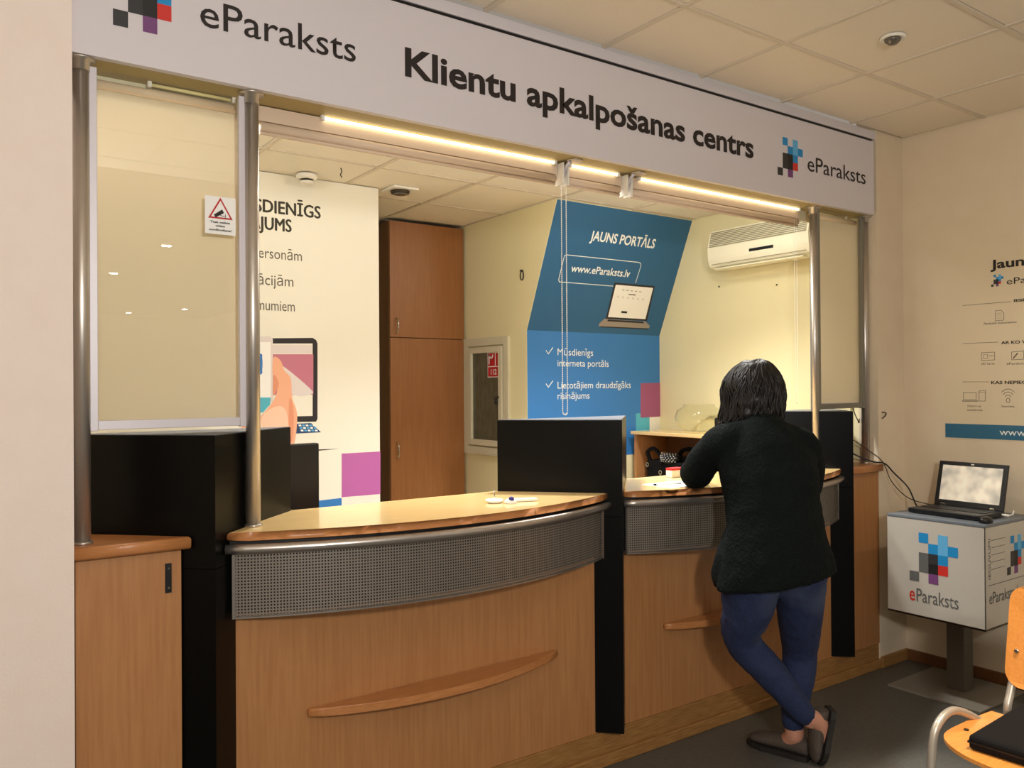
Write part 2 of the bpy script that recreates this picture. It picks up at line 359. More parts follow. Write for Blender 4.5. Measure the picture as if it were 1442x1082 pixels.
# bulkhead: upright below, leaning out above the crease (solid block with sloping face)
bm = bmesh.new()
prof = [(4.325, 0), (4.325, 1.965), (4.0, ZO), (5.9, ZO), (5.9, 0)]
a = [bm.verts.new((3.187, y, z)) for y, z in prof]; b = [bm.verts.new((4.39, y, z)) for y, z in prof]
bm.faces.new(a); bm.faces.new(b[::-1])
for i in range(5): bm.faces.new((a[i], a[(i+1) % 5], b[(i+1) % 5], b[i]))
tag(bm_obj('wall_bulkhead', bm, 'office'), kind='structure')
# ceilings
def ceiling(name, x0, x1, y0, y1, z, gx, gy, p, m, lights=()):
    slab = tag(box(name, x0, x1, y0, y1, z+.02, z+.08, 'grid'), kind='structure')
    bw = .011
    xs = sorted({round(v, 4) for v in [x0, x1] + [gx+k*p for k in range(-20, 20) if x0+.02 < gx+k*p < x1-.02]})
    ys = sorted({round(v, 4) for v in [y0, y1] + [gy+k*p for k in range(-20, 20) if y0+.02 < gy+k*p < y1-.02]})
    for x in xs[1:-1]: box('grid_bar', x-bw, x+bw, y0, y1, z, z+.02, 'grid', slab)
    for y in ys[1:-1]: box('grid_bar', x0, x1, y-bw, y+bw, z+.0006, z+.02, 'grid', slab)
    cache = {}
    for xa, xb in zip(xs, xs[1:]):
        for ya, yb in zip(ys, ys[1:]):
            w_, d_ = round(xb-xa, 3), round(yb-ya, 3)
            if w_ < .04 or d_ < .04: continue
            if (w_, d_) not in cache:
                bm = bmesh.new(); g = .0125; bx(bm, -w_/2+g, w_/2-g, -d_/2+g, d_/2-g, 0, .014, .003, 1)
                me = D.meshes.new('ceiling_tile'); bm.to_mesh(me); bm.free(); me.materials.append(M[m]); cache[(w_, d_)] = me
            t = D.objects.new('ceiling_tile', cache[(w_, d_)]); COL.objects.link(t); t.parent = slab
            t.location = ((xa+xb)/2, (ya+yb)/2, z+.004+random.uniform(-.0012, .0012))
            t.rotation_euler = (random.uniform(-.002, .002), random.uniform(-.002, .002), 0)
    return slab
ceiling('ceiling', -3.2, XW, -.5, 2.64, ZC, 4.16, 2.18, .6, 'tile')
tag(box('ceiling_rear', -3.2, XW, -12, -.5, ZC, ZC+.08, 'rearceil'), kind='structure')  # unseen; dark colour stands in for a dimmer rear in the glass reflection
ceiling('ceiling_office', -.3, 4.39, 2.80, 5.66, ZO, 1.967, 3.968, .612, 'otile')
# trims
tag(box('trim_1', .345, 4.41, 2.645, 2.72, 2.985, 3.03, 'sign'), kind='structure')
tag(box('baseboard_return', 4.41, XW, 2.622, 2.64, 0, .062, 'plinth', None, .003), kind='structure')
tag(box('baseboard_right', XW-.018, XW, -12, 2.622, 0, .062, 'woodside', None, .003), kind='structure')

# ================================================================== FASCIA
fa = thing('sign_fascia', (2.36, 2.68, 2.556), 'long white sign fascia with black lettering above the whole counter', 'sign')
box('board', .345, 4.385, 2.64, 2.665, 2.556, 2.968, 'sign', fa)
box('soffit', .345, 4.385, 2.665, 2.80, 2.556, 2.570, 'soffit', fa)
box('back_board', .345, 4.385, 2.80, 2.815, 2.50, 3.03, 'cream', fa)
box('shadow_gap', .36, 4.385, 2.652, 2.70, 2.968, 2.986, 'blackp', fa)
S = Surf((0, 2.64, 0), (1, 0, 0), (0, 0, 1), fa)
S.text('eParaksts', .703, 1.222, 2.717, .086, 'ink', bold=.004)
S.text('Klientu apkalpošanas centrs', 1.412, 3.336, 2.714, .101, 'ink', bold=.028)
S.text('eParaksts', 3.770, 4.301, 2.716, .079, 'ink', bold=.004)
logo(S, .457, 2.658+5*.0475, .0405, .0475, True)
logo(S, 3.523, 2.660+5*.0395, .0415, .0395, True)

# ================================================================== POLES
def pole(x, y, zb, label):
    t = thing('steel_pole', (x, y, zb), label, 'pole', 'steel poles between counter and fascia')
    lathe('shaft', x, y, [(.0225, zb+.004), (.0225, 2.548)], 'steel', t, 24)
    lathe('base_ring', x, y, [(.028, zb), (.028, zb+.006), (.0235, zb+.008)], 'steel', t, 24)
    lathe('top_collar', x, y, [(.0245, 2.52), (.0245, 2.549), (.040, 2.550), (.040, 2.556)], 'steel', t, 24)
pole(.378, 2.684, 1.15, 'brushed steel pole at the far left end, standing on the left end cabinet')
pole(.877, 2.690, 1.15, 'brushed steel pole standing on the left tip of the near counter')
pole(3.928, 2.715, 1.15, 'brushed steel pole rising behind the woman\'s right shoulder')
pole(4.386, 2.704, 1.15, 'brushed steel pole by the right wall, standing on the right end cabinet')

# ================================================================== GLASS SCREENS + BLINDS
def screen(x0, x1, z0, label, blab, fm='alu', by=2.76, fx=None):
    t = thing('glass_screen', ((x0+x1)/2, 2.70, z0), label, 'glass screen')
    box('frame_stile', x0, x0+.022, 2.69, 2.712, z0, 2.542, fm, t, .0015)
    box('frame_stile', x1-.024, x1, 2.69, 2.712, z0, 2.542, fm, t, .0015)
    box('bottom_rail', x0+.022, x1-.024, 2.692, 2.710, z0+.003, z0+.03, fm, t, .0015)
    box('pane', x0+.018, x1-.02, 2.698, 2.704, z0+.02, 2.545, 'glass', t)
    b = thing('roller_blind', ((x0+x1)/2, 2.76, 1.47), blab, 'blind', 'roller blinds behind the counter front')
    fx = fx or (x0+.008, x1+.012)
    box('fabric', fx[0], fx[1], by-.002, by, 1.496, 2.50, 'fabric', b)
    tube('roller', [(x0+.01, by+.016, 2.522), (x1-.01, by+.016, 2.522)], .014, 'valance', b, 14)
    box('bottom_bar', fx[0], fx[1], by-.007, by+.005, 1.482, 1.498, 'alu', b, .002)
screen(.400, .860, 1.474, 'framed glass screen with camera warning sticker, between the two left poles', 'beige roller blind drawn down behind the left glass screen')
screen(3.926, 4.362, 1.464, 'narrow framed glass screen between the two right poles', 'beige roller blind drawn down behind the right glass screen', 'alug', 2.724, (3.953, 4.360))
# rolled blinds of the two openings, LED tubes
def rolled(x0, x1, label):
    b = thing('roller_blind', ((x0+x1)/2, 2.79, 2.47), label, 'blind', 'roller blinds behind the counter front')
    box('cassette', x0, x1, 2.778, 2.796, 2.502, 2.553, 'valance', b, .002)
    tube('roller', [(x0+.01, 2.786, 2.484), (x1-.01, 2.786, 2.484)], .0165, 'valance', b, 16)
    tube('bottom_bar', [(x0+.01, 2.784, 2.462), (x1-.01, 2.784, 2.462)], .0065, 'valance', b, 10)
    return b
rb1 = rolled(.925, 2.215, 'rolled up beige blind over the left half of the opening')
rolled(2.262, 2.585, 'short rolled up beige blind between the two ceiling brackets')
rolled(2.630, 3.890, 'rolled up beige blind over the right half of the opening')
def led(x0, x1, label, m='led', r=.0055):
    t = thing('tube_lamp', ((x0+x1)/2, 2.768, 2.54), label, 'lamp', 'slim tube lamps under the fascia')
    tube('lamp_tube', [(x0+.008, 2.766, 2.547), (x1-.008, 2.766, 2.547)], r, m, t, 10)
    for x in (x0, x1): box('end_cap', x-.004, x+.008, 2.757, 2.775, 2.538, 2.556, 'white', t, .001)
led(1.150, 2.190, 'glowing tube lamp under the fascia, the long left one')
led(2.270, 2.550, 'short glowing tube lamp under the fascia between the brackets')
led(2.680, 3.870, 'glowing tube lamp under the fascia, the long right one')
led(.58, .84, 'unlit tube lamp above the left glass screen', 'ledoff')
led(3.99, 4.30, 'unlit tube lamp above the right glass screen', 'ledoff')
for x, lab in ((2.237, 'steel ceiling bracket with white clips, the left of two, where the chain hangs'), (2.607, 'steel ceiling bracket with white clips, the right of two, without a chain')):
    t = thing('blind_bracket', (x, 2.74, 2.556), lab, 'bracket', 'blind brackets under the fascia')
    lathe('plate', x+.022, 2.715, [(.034, 2.549), (.036, 2.553), (.034, 2.5555)], 'steel', t, 24)
    box('clip', x-.018, x-.010, 2.745, 2.80, 2.455, 2.549, 'white', t, .002)
    box('clip', x+.010, x+.018, 2.745, 2.80, 2.455, 2.549, 'white', t, .002)
    tube('arm', [(x, 2.72, 2.55), (x, 2.745, 2.53), (x, 2.77, 2.49)], .008, 'alu', t, 8)
def chain(x, y, w_, zt, zb, label, r=.0028, step=.0085, m='white'):
    t = thing('bead_chain', (x, y, zb), label, 'chain')
    bm = bmesh.new(); pts = []; z = zt
    while z > zb+w_/2: pts += [(x-w_/2, z), (x+w_/2, z)]; z -= step
    for k in range(1, 8): an = math.pi+math.pi*k/8; pts.append((x+w_/2*math.cos(an), zb+w_/2+w_/2*math.sin(an)))
    for px_, pz in pts: bmesh.ops.create_icosphere(bm, subdivisions=1, radius=r, matrix=Matrix.Translation((px_, y, pz)))
    o = bm_obj('beads', bm, m, t, True); o['kind'] = 'stuff'
    bm = bmesh.new(); tube_bm(bm, [(x-w_/2, y, zt), (x-w_/2, y, zb+w_/2), (x, y, zb), (x+w_/2, y, zb+w_/2), (x+w_/2, y, zt)], r*.35, 6)
    bm_obj('cord', bm, m, t)
chain(2.236, 2.762, .026, 2.49, 1.476, 'white bead chain loop hanging in the middle of the opening')
chain(3.838, 2.765, .020, 2.49, 1.50, 'thin pale bead chain hanging beside the pole behind the woman', .0018, .008)

# sticker on the glass
st = thing('warning_sticker', (.775, 2.69, 2.145), 'white sticker with red triangle and black camera on the left glass screen', 'sticker')
S = Surf((0, 2.697, 0), (1, 0, 0), (0, 0, 1), st)
S.rect('sheet', .730, .826, 2.088, 2.208, 'paper', .0005)
def rtri(s): return [(.778+s*math.sin(R(120*k)), 2.160+s*1.02*math.cos(R(120*k))) for k in range(3)]
S.poly('triangle', rtri(.0445), 'red', .0012); S.poly('triangle_inner', rtri(.0345), 'paper', .0018)
S.poly('camera_symbol', [(.757, 2.149), (.7625, 2.140), (.789, 2.157), (.783, 2.168)], 'ink', .0022)
S.line('camera_mount', [(.775, 2.150), (.782, 2.147), (.793, 2.147)], .0018, 'ink', .0023); S.line('camera_mount', [(.793, 2.153), (.793, 2.140)], .0018, 'ink', .0023)
S.text('Tiek veikta', .746, .808, 2.123, .0065, 'ink', bold=.03, lift=.0016)
S.text('video', .762, .792, 2.1115, .0065, 'ink', bold=.03, lift=.0016)
S.text('novērošana!', .742, .812, 2.0985, .0065, 'ink', bold=.03, lift=.0016)

# ================================================================== COUNTERS
YC = 2.57; HB = 1.455
CX = (.722, 2.385, 4.052)
def column(x, label):
    t = thing('partition_column', (x, 2.8, .145), label, 'partition')
    hw = .375
    bm = bmesh.new(); prism_bm(bm, [(x, YC), (x+hw, YC+hw), (x-hw, YC+hw)], 1.05, HB, .0015, 1); bm_obj('upper_body', bm, 'black', t)
    h2 = .16 if x > 1 else .375
    prism('lower_post', [(x, YC), (x+h2, YC+h2), (x-h2, YC+h2)], .145, 1.05, 'black', t, .0015, seg=1)
    prism('top_cap', [(x, YC+.004), (x+hw-.006, YC+hw-.003), (x-hw+.006, YC+hw-.003)], HB, HB+.0018, 'capgrey', t)
column(CX[0], 'black wedge shaped partition beside the left end cabinet')
column(CX[1], 'black wedge shaped partition between the two counters')
column(CX[2], 'black wedge shaped partition right of the woman')
def arc(x0, x1, ye, ya, n=28):
    xm = (x0+x1)/2; h = (x1-x0)/2; s = ye-ya; rr = (h*h+s*s)/(2*s); yc = ya+rr; th = math.asin(h/rr)
    return [(xm+rr*math.sin(-th+2*th*k/n), yc-rr*math.cos(-th+2*th*k/n)) for k in range(n+1)]
def counter(xl, xr, label, shlab):
    t = thing('reception_counter', ((xl+xr)/2, 2.66, .14), label, 'counter')
    xL, xR = xl+.046, xr-.046
    front = arc(xL, xR, 2.612, 2.435)
    # countertop: two sides run along the column faces
    pts = front + [(xr-.37, YC+.395), (xl+.37, YC+.395)]
    pts[0] = (xL, 2.612)
    bm = bmesh.new(); prism_bm(bm, pts, 1.123, 1.15, .009, 3)
    o = bm_obj('countertop', bm, ['woodtop', 'woodedge'], t)
    for p in o.data.polygons:
        if p.normal.z < .95: p.material_index = 1; p.use_smooth = len(p.vertices) == 4
    # dark gap strip with mounting blocks, rail, perforated sheet
    a2 = arc(xL+.005, xR-.005, 2.635, 2.462)
    bm = bmesh.new(); prism_bm(bm, a2 + [(x, y+.02) for x, y in reversed(a2)], 1.10, 1.123); bm_obj('gap_strip', bm, 'blackp', t)
    a3 = arc(xL-.004, xR+.004, 2.612, 2.428)
    tube('hand_rail', [(x, y, 1.098) for x, y in a3], .0158, 'rail', t, 14)
    a4 = arc(xL+.022, xR-.022, 2.618, 2.446, 60)
    me = D.meshes.new('perforated_panel'); vs = []; fs = []; L = 0; us = []
    for k, (x, y) in enumerate(a4):
        if k: L += math.hypot(x-a4[k-1][0], y-a4[k-1][1])
        us.append(L); vs += [(x, y, .882), (x, y, 1.088)]
    for k in range(len(a4)-1): fs.append((2*k, 2*k+2, 2*k+3, 2*k+1))
    me.from_pydata(vs, [], fs); uv = me.uv_layers.new(name='UVMap')
    for p in me.polygons:
        for li in p.loop_indices:
            vi = me.loops[li].vertex_index; uv.data[li].uv = (us[vi//2], vs[vi][2])
    link('perforated_panel', me, 'perf', t, True)
    bm = bmesh.new()
    for zz in (.882, 1.084):
        prism_bm(bm, a4 + [(x, y+.004) for x, y in reversed(a4)], zz-.004, zz+.004)
    for x, y in (a4[0], a4[-1]): bx(bm, x-.005, x+.005, y-.001, y+.006, .878, 1.088)
    bm_obj('panel_edging', bm, 'rail', t)
    a5 = arc(xL+.02, xR-.02, 2.642, 2.476, 40)
    bm = bmesh.new(); prism_bm(bm, a5 + [(x, y+.012) for x, y in reversed(a5)], .89, 1.10); bm_obj('backing', bm, 'blackp', t)
    # flat wooden front
    box('front_panel', xl+.055, xr-.055, 2.655, 2.675, .140, 1.123, 'wood', t)
    # bag shelf
    xm = (xl+xr)/2 + .012
    sh = arc(xm-.525, xm+.525, 2.640, 2.528, 24)
    bm = bmesh.new(); prism_bm(bm, [(xm-.525, 2.655)] + sh + [(xm+.525, 2.655)], .505, .534, .0125, 4)
    o = bm_obj('bag_shelf', bm, 'woodedge', t)
    for p in o.data.polygons: p.use_smooth = abs(p.normal.z) < .95
    if xl < 1: box('shelf_catch', 1.475, 1.505, 2.570, 2.585, .490, .505, 'white', t, .002)
    # clerk side desk
    box('desk_board', xl+.30, xr-.30, 2.98, 3.55, .715, .74, 'woodtop', t, .003)
    box('desk_back', xl+.25, xr-.25, 2.955, 2.975, .14, 1.123, 'wood', t)
counter(CX[0], CX[1], 'curved beech counter with steel rail and perforated band, the near one, nobody at it', '')
counter(CX[1], CX[2], 'curved beech counter with steel rail where the woman leans', '')
# plinth
pl = thing('counter_plinth', (2.38, 2.66, 0), 'long worn wooden plinth running along the floor under both counters', 'plinth')
box('kick_board', .345, 4.41, 2.648, 2.70, 0, .139, 'plinth', pl, .002)
box('skirting_strip', .345, 4.41, 2.628, 2.648, 0, .052, 'plinth', pl, .005)
# end cabinets
def cab(x0, x1, top, label):
    t = thing('end_cabinet', ((x0+x1)/2, 2.64, .14), label, 'cabinet')
    box('door_panel', x0, x1, 2.640, 2.658, .14, 1.112, 'wood', t, .001)
    bm = bmesh.new(); prism_bm(bm, top, 1.112, 1.15, .012, 4); o = bm_obj('top_board', bm, 'woodedge', t)
    for p in o.data.polygons: p.use_smooth = abs(p.normal.z) < .95
    return t
c1 = cab(.353, .640, [(.348, 2.612), (.662, 2.612), (.662, 2.625), (.395, 2.892), (.348, 2.892)], 'beech end cabinet with black slotted plate at the left end')
hd = box('handle_plate', .593, .611, 2.634, 2.640, .985, 1.073, 'blackp', c1, .001)
for z in (1.058, 1.000):
    bm = bmesh.new(); bmesh.ops.create_cone(bm, cap_ends=True, segments=12, radius1=.004, radius2=.0035, depth=.003, matrix=Matrix.Translation((.602, 2.6330, z)) @ Matrix.Rotation(R(90), 4, 'X')); o = bm_obj('screw', bm, 'chrome', hd)
cab(4.145, 4.405, [(4.105, 2.612), (4.408, 2.612), (4.408, 2.90), (4.39, 2.90), (4.105, 2.615)], 'narrow beech end cabinet beside the white kiosk')
# small things on counters
wp = thing('pen_rest', (1.86, 2.63, 1.15), 'small white pen rest with a blue dot on the near counter', 'pen rest')
lathe('dish', 1.80, 2.66, [(.020, 1.1501), (.030, 1.153), (.034, 1.163), (.030, 1.160), (.018, 1.156), (.001, 1.155)], 'paper', wp, 20, False)
lathe('pad', 1.84, 2.61, [(.022, 1.1501), (.026, 1.156), (.016, 1.166), (.001, 1.168)], 'paper', wp, 20, False)
bm = bmesh.new(); bmesh.ops.create_icosphere(bm, subdivisions=2, radius=.011, matrix=Matrix.Translation((1.838, 2.60, 1.167))); bm_obj('blue_knob', bm, 'bluedot', wp, True)
tube('pen_body', [(1.86, 2.63, 1.158), (1.95, 2.60, 1.157), (1.965, 2.596, 1.156)], [.008, .0075, .002], 'paper', wp, 10)
tube('spring', [(1.80, 2.66, 1.16), (1.803, 2.665, 1.18), (1.806, 2.67, 1.196)], .0022, 'chrome', wp, 6)
tag(box('paper_sheet', 2.66, 2.90, 2.56, 2.74, 1.1503, 1.1515, 'paper'), 'white sheet of paper on the counter by the woman\'s left elbow', 'paper')
pn = thing('ballpoint_pen', (2.70, 2.66, 1.152), 'white ballpoint pen with black tip lying on the paper', 'pen')
tube('barrel', [(2.675, 2.665, 1.1565), (2.81, 2.64, 1.1565)], .0048, 'white', pn, 10)
tube('tip', [(2.662, 2.6675, 1.1565), (2.675, 2.665, 1.1565)], [.003, .0048], 'blackp', pn, 8)
bc = thing('small_carton', (3.0, 2.865, 1.15), 'small white carton with red top edge on the far side of the counter', 'carton')
box('body', 2.965, 3.045, 2.845, 2.885, 1.1505, 1.186, 'paper', bc, .002); box('red_lid', 2.964, 3.046, 2.844, 2.886, 1.186, 1.197, 'red', bc, .002)

# ================================================================== OFFICE
# tall cupboard
cb = thing('tall_cupboard', (2.885, 5.36, 0), 'tall brown wooden cupboard with upper and lower doors at the back', 'cupboard')
box('carcass', 2.583, 3.175, 5.085, 5.655, 0, 2.735, 'woodside', cb)
d1 = box('door', 2.585, 3.172, 5.063, 5.083, .08, 1.938, 'woodcab', cb, .0015); d2 = box('door', 2.585, 3.172, 5.063, 5.083, 1.943, 2.733, 'woodcab', cb, .0015)
for z, d in ((2.02, d2), (1.17, d1)): tube('handle', smooth_path([(2.632, 5.062, z-.055), (2.632, 5.040, z-.035), (2.632, 5.034, z), (2.632, 5.040, z+.035), (2.632, 5.062, z+.055)], 4), .0055, 'chrome', d, 8)
# poster print on poster wall
po = thing('service_poster', (1.2, 4.379, 1.2), 'large white wall poster with dark headings, hand with phone and purple square', 'poster')
S = Surf((0, 4.379, 0), (1, 0, 0), (0, 0, 1), po)
def PX(x, y, yp=4.379):
    d = fw + rt*(x-721)/F - up*(y-541)/F; t = (yp-CAM.y)/d.y; p = CAM+d*t; return (p.x, p.z)
def PP(*l): return [PX(*q) for q in l]
def PS(*l):
    q = [Vector((*PX(*p), 0)) for p in l]; n = len(q); out = []
    for i in range(n):
        a, b, c, d = q[i-1], q[i], q[(i+1) % n], q[(i+2) % n]
        for j in range(4):
            t = j/4; p = .5*((2*b)+(-a+c)*t+(2*a-5*b+4*c-d)*t*t+(-a+3*b-3*c+d)*t**3); out.append((p.x, p.y))
    return out
S.rect('sheet', .10, 2.163, .70, 2.752, 'poster', .0008)
x_r = PX(451, 300)[0]; hh = PX(451, 287)[1]-PX(451, 308)[1]
for txt_, x1_, yb_, frac, cap_, m_, b_ in (('MŪSDIENĪGS', 451, 308, .70, .066, 'inkdk', .0026), ('RISINĀJUMS', 410, 327, .44, .066, 'inkdk', .0026), ('Privātpersonām', 425, 368, .54, .056, 'inkgrey', 0),
                                        ('Organizācijām', 413, 404, .43, .056, 'inkgrey', 0), ('Uzņēmumiem', 415, 439, .56, .056, 'inkgrey', 0)):
    e_ = PX(x1_, yb_); w_ = (e_[0]-PX(365, yb_)[0])/frac; S.text(txt_, e_[0]-w_, e_[0], e_[1], cap_, m_, thick=b_, lift=.0015)
S.poly('tablet_picture', PP((340, 477), (440, 476), (445, 479), (447, 484), (447, 590), (445, 594), (340, 596)), 'bezel', .0014)
S.poly('tablet_screen', PP((340, 484), (440, 484), (440, 586), (340, 588)), 'poster', .0018)
S.poly('tablet_header', PP((340, 486), (440, 486), (440, 498), (340, 498)), 'palegrey', .0021)
S.poly('tablet_photo', PP((340, 499), (441, 499), (441, 556), (340, 557)), 'pinkscr', .0021)
S.poly('card_picture', PS((384, 512), (400, 517), (437, 548), (438, 555), (420, 558), (398, 546)), 'palegrey', .0025)
S.poly('phone_picture', PP((340, 474), (380, 474), (384, 478), (384, 566), (340, 566)), 'palegrey', .0030)
S.poly('phone_screen', PP((340, 482), (381, 482), (381, 560), (340, 560)), 'paper', .0034)
S.poly('phone_bubble', PS((340, 498), (366, 498), (369, 505), (369, 520), (366, 528), (340, 530)), 'bluelt', .0038)
S.poly('phone_button', PP((340, 560), (381, 560), (380, 570), (370, 581), (340, 582)), 'teal', .0038)
S.poly('hand_picture', PS((384, 506), (389, 503), (396, 510), (400, 522), (409, 533), (411, 560), (417, 578), (418, 595), (414, 625), (404, 640), (340, 640), (340, 600), (368, 585), (386, 562), (390, 545), (384, 530)), 'hand1', .0042)
S.poly('finger_shade', PS((385, 528), (392, 540), (388, 552), (384, 556)), 'hand3', .0046)
S.poly('hand_light', PS((368, 588), (392, 572), (404, 585), (404, 628), (368, 628)), 'hand2', .0045)
S.poly('finger_shade', PS((408, 560), (413, 580), (412, 615), (408, 622), (406, 590)), 'hand3', .0047)
S.poly('laptop_keys', PP((416, 597), (438, 596), (452, 609), (412, 611)), 'inkbluegrey', .0014)
for k in range(3):
    for j in range(5): S.poly('printed_key', PP((420+j*5+k*1.5, 598.2+k*3.6), (423.6+j*5+k*1.5, 598+k*3.6), (424.4+j*5+k*1.5, 600.4+k*3.6), (420.8+j*5+k*1.5, 600.6+k*3.6)), 'lsky' if (j+k) % 2 else 'paper', .0018)
S.poly('laptop_edge', PP((400, 634.5), (478, 632.2), (440, 635.8), (400, 637)), 'bezel', .0014)
S.poly('purple_square', PP((481, 639), (535.5, 636), (535.5, 696), (481, 700.5)), 'purple', .0014)
S.poly('blue_square', PP((425, 708), (481, 701.5), (481, 760), (425, 765)), 'bluelt', .0014)
# blue bulkhead poster (upper leaning sheet + lower upright sheet)
sl = Vector((0, 4.0-4.325, ZO-1.965)); Lsl = sl.length
bp_ = thing('portal_poster', (3.79, 4.32, 1.2), 'blue wall poster with white lettering and a laptop picture on the leaning wall', 'poster')
SU = Surf((3.187, 4.325, 1.965), (1, 0, 0), sl, bp_); SL = Surf((3.187, 4.325, 0), (1, 0, 0), (0, 0, 1), bp_)
SU.rect('upper_sheet', .002, 1.201, 0, Lsl-.004, 'blueshade', .0008); SL.rect('lower_sheet', .002, 1.201, 1.405, 1.965, 'bluelt', .0008)
def UPX(x, y):
    d = fw + rt*(x-721)/F - up*(y-541)/F; t = (SU.o-CAM).dot(SU.n)/d.dot(SU.n); p = CAM+d*t-SU.o; return (p.dot(SU.u), p.dot(SU.v))
def LPX(x, y):
    q = PX(x, y, 4.325); return (q[0]-3.187, q[1])
def fit(SS, PF, txt, l, r, cap, m, bold=0, shear=0):
    a = PF(*l); b = PF(*r); SS.text(txt, a[0], b[0], (a[1]+b[1])/2, cap, m, bold=bold, lift=.0016, shear=shear)
fit(SU, UPX, 'JAUNS PORTĀLS', (830, 339), (921, 349), .063, 'whiteink', .022)
fit(SU, UPX, 'www.eParaksts.lv', (803, 383), (886, 390), .050, 'whiteink', .012)
SU.line('rounded_frame', [UPX(*q) for q in ((904, 398), (895, 398))][:0] + [UPX(*q) for q in ((895, 398), (902.5, 374), (902, 371), (899, 369.5), (798, 359), (795, 360), (794, 363), (786.5, 394), (787.5, 397), (863, 403))], .0045, 'whiteink')
SU.poly('laptop_bezel', [UPX(*q) for q in ((865, 398), (922, 403), (911, 452), (853, 449))], 'bezel', .0016)
SU.poly('laptop_screen', [UPX(*q) for q in ((867, 401), (919.5, 405.5), (908.5, 449.5), (856, 446.5))], 'paper', .0020)
SU.poly('laptop_body', [UPX(*q) for q in ((851, 449), (909, 453), (915, 459), (913.5, 462.5), (843, 459.5), (843.5, 456))], 'laptopgrey', .0016)
SU.poly('laptop_keys', [UPX(*q) for q in ((856, 450), (905, 453), (907, 455.5), (855, 452.5))], 'bezel', .0022)
SU.poly('laptop_foot', [UPX(*q) for q in ((843, 459.5), (913.5, 462.5), (912, 464), (846, 461))], 'bezel', .0022)
for i in range(6): SU.poly('screen_icon', [UPX(869+i*7+dx, 416.5+i*.8+dy) for dx, dy in ((0, 0), (2.6, .2), (2.2, 2.8), (-.4, 2.6))], 'palegrey', .0023)
for i in range(5): SU.poly('screen_menu', [UPX(876+i*6+dx, 408+i*.6+dy) for dx, dy in ((0, 0), (3, .2), (2.8, 1), (-.2, .8))], 'inkgrey', .0023)
SU.poly('screen_button', [UPX(*q) for q in ((875, 438), (883, 438.6), (882.5, 441.4), (874.5, 440.8))], 'bezel', .0023)
SU.poly('screen_title', [UPX(*q) for q in ((885, 415 - 1), (895, 414.8), (894.6, 416.2), (884.7, 415.4))], 'inkgrey', .0023)
fit(SL, LPX, 'Mūsdienīgs', (785, 501), (835, 501), .045, 'whiteink')
fit(SL, LPX, 'interneta portāls', (785, 516), (857, 517), .045, 'whiteink')
fit(SL, LPX, 'Lietotājiem draudzīgāks', (785, 547), (888, 547), .045, 'whiteink')
fit(SL, LPX, 'risinājums', (785, 562), (830, 562), .045, 'whiteink')
for y in (494, 541): SL.line('tick_mark', [LPX(769, y), LPX(772, y+4.5), LPX(778, y-4)], .006, 'whiteink', .0016)
SL.poly('plum_square', [LPX(*q) for q in ((902, 540), (935.5, 539), (935.5, 586.5), (902, 588.5))], 'plum', .0016)
SL.rect('turquoise_square', .96, 1.095, 1.115, 1.405, 'teal', .0008)
SL.rect('lower_left_sheet', .002, .96, 1.115, 1.405, 'bluelt', .0008)
SL.rect('pale_square', 1.095, 1.201, 1.28, 1.405, 'poster', .0008)
# hatch
ht = thing('wall_hatch', (3.187, 4.79, 1.13), 'cream framed wall hatch with dark pane and red emergency sticker', 'hatch')
X0 = 3.187
def yz(name, y0, y1, z0, z1, d0, d1, m, par, bev=.002): return box(name, X0-d1, X0-d0, y0, y1, z0, z1, m, par, bev)
yz('outer_frame', 4.510, 4.565, 1.130, 1.940, 0, .022, 'cream', ht); yz('outer_frame', 5.005, 5.06, 1.130, 1.940, 0, .022, 'cream', ht)
yz('outer_frame', 4.565, 5.005, 1.885, 1.940, 0, .022, 'cream', ht); yz('outer_frame', 4.565, 5.005, 1.130, 1.185, 0, .022, 'cream', ht)
yz('door_frame', 4.575, 4.615, 1.195, 1.875, 0, .030, 'cream', ht); yz('door_frame', 4.955, 4.995, 1.195, 1.875, 0, .030, 'cream', ht)
yz('door_frame', 4.615, 4.955, 1.835, 1.875, 0, .030, 'cream', ht); yz('door_frame', 4.615, 4.955, 1.195, 1.235, 0, .030, 'cream', ht)
yz('pane', 4.612, 4.958, 1.232, 1.838, 0, .010, 'darkglass', ht, 0)
S = Surf((X0-.0105, 5.0, 0), (0, -1, 0), (0, 0, 1), ht)
S.rect('emergency_sticker', .235, .385, 1.665, 1.835, 'paper', .001); S.rect('sticker_field', .24, .38, 1.742, 1.830, 'red', .0015); S.rect('sticker_field', .24, .38, 1.670, 1.736, 'red', .0015)
S.text('112', .275, .345, 1.685, .036, 'whiteink', bold=.03, lift=.002); S.line('sticker_symbol', [(.255, 1.76), (.255, 1.815), (.285, 1.79), (.30, 1.815)], .012, 'whiteink', .002); S.line('sticker_symbol', [(.33, 1.745), (.33, 1.828)], .008, 'whiteink', .002)
tube('knob', [(X0-.03, 4.612, 1.53), (X0-.062, 4.612, 1.53)], .010, 'darksteel', ht, 10); tube('key_tag', [(X0-.045, 4.612, 1.52), (X0-.048, 4.614, 1.485)], [.006, .012], 'blackp', ht, 8)
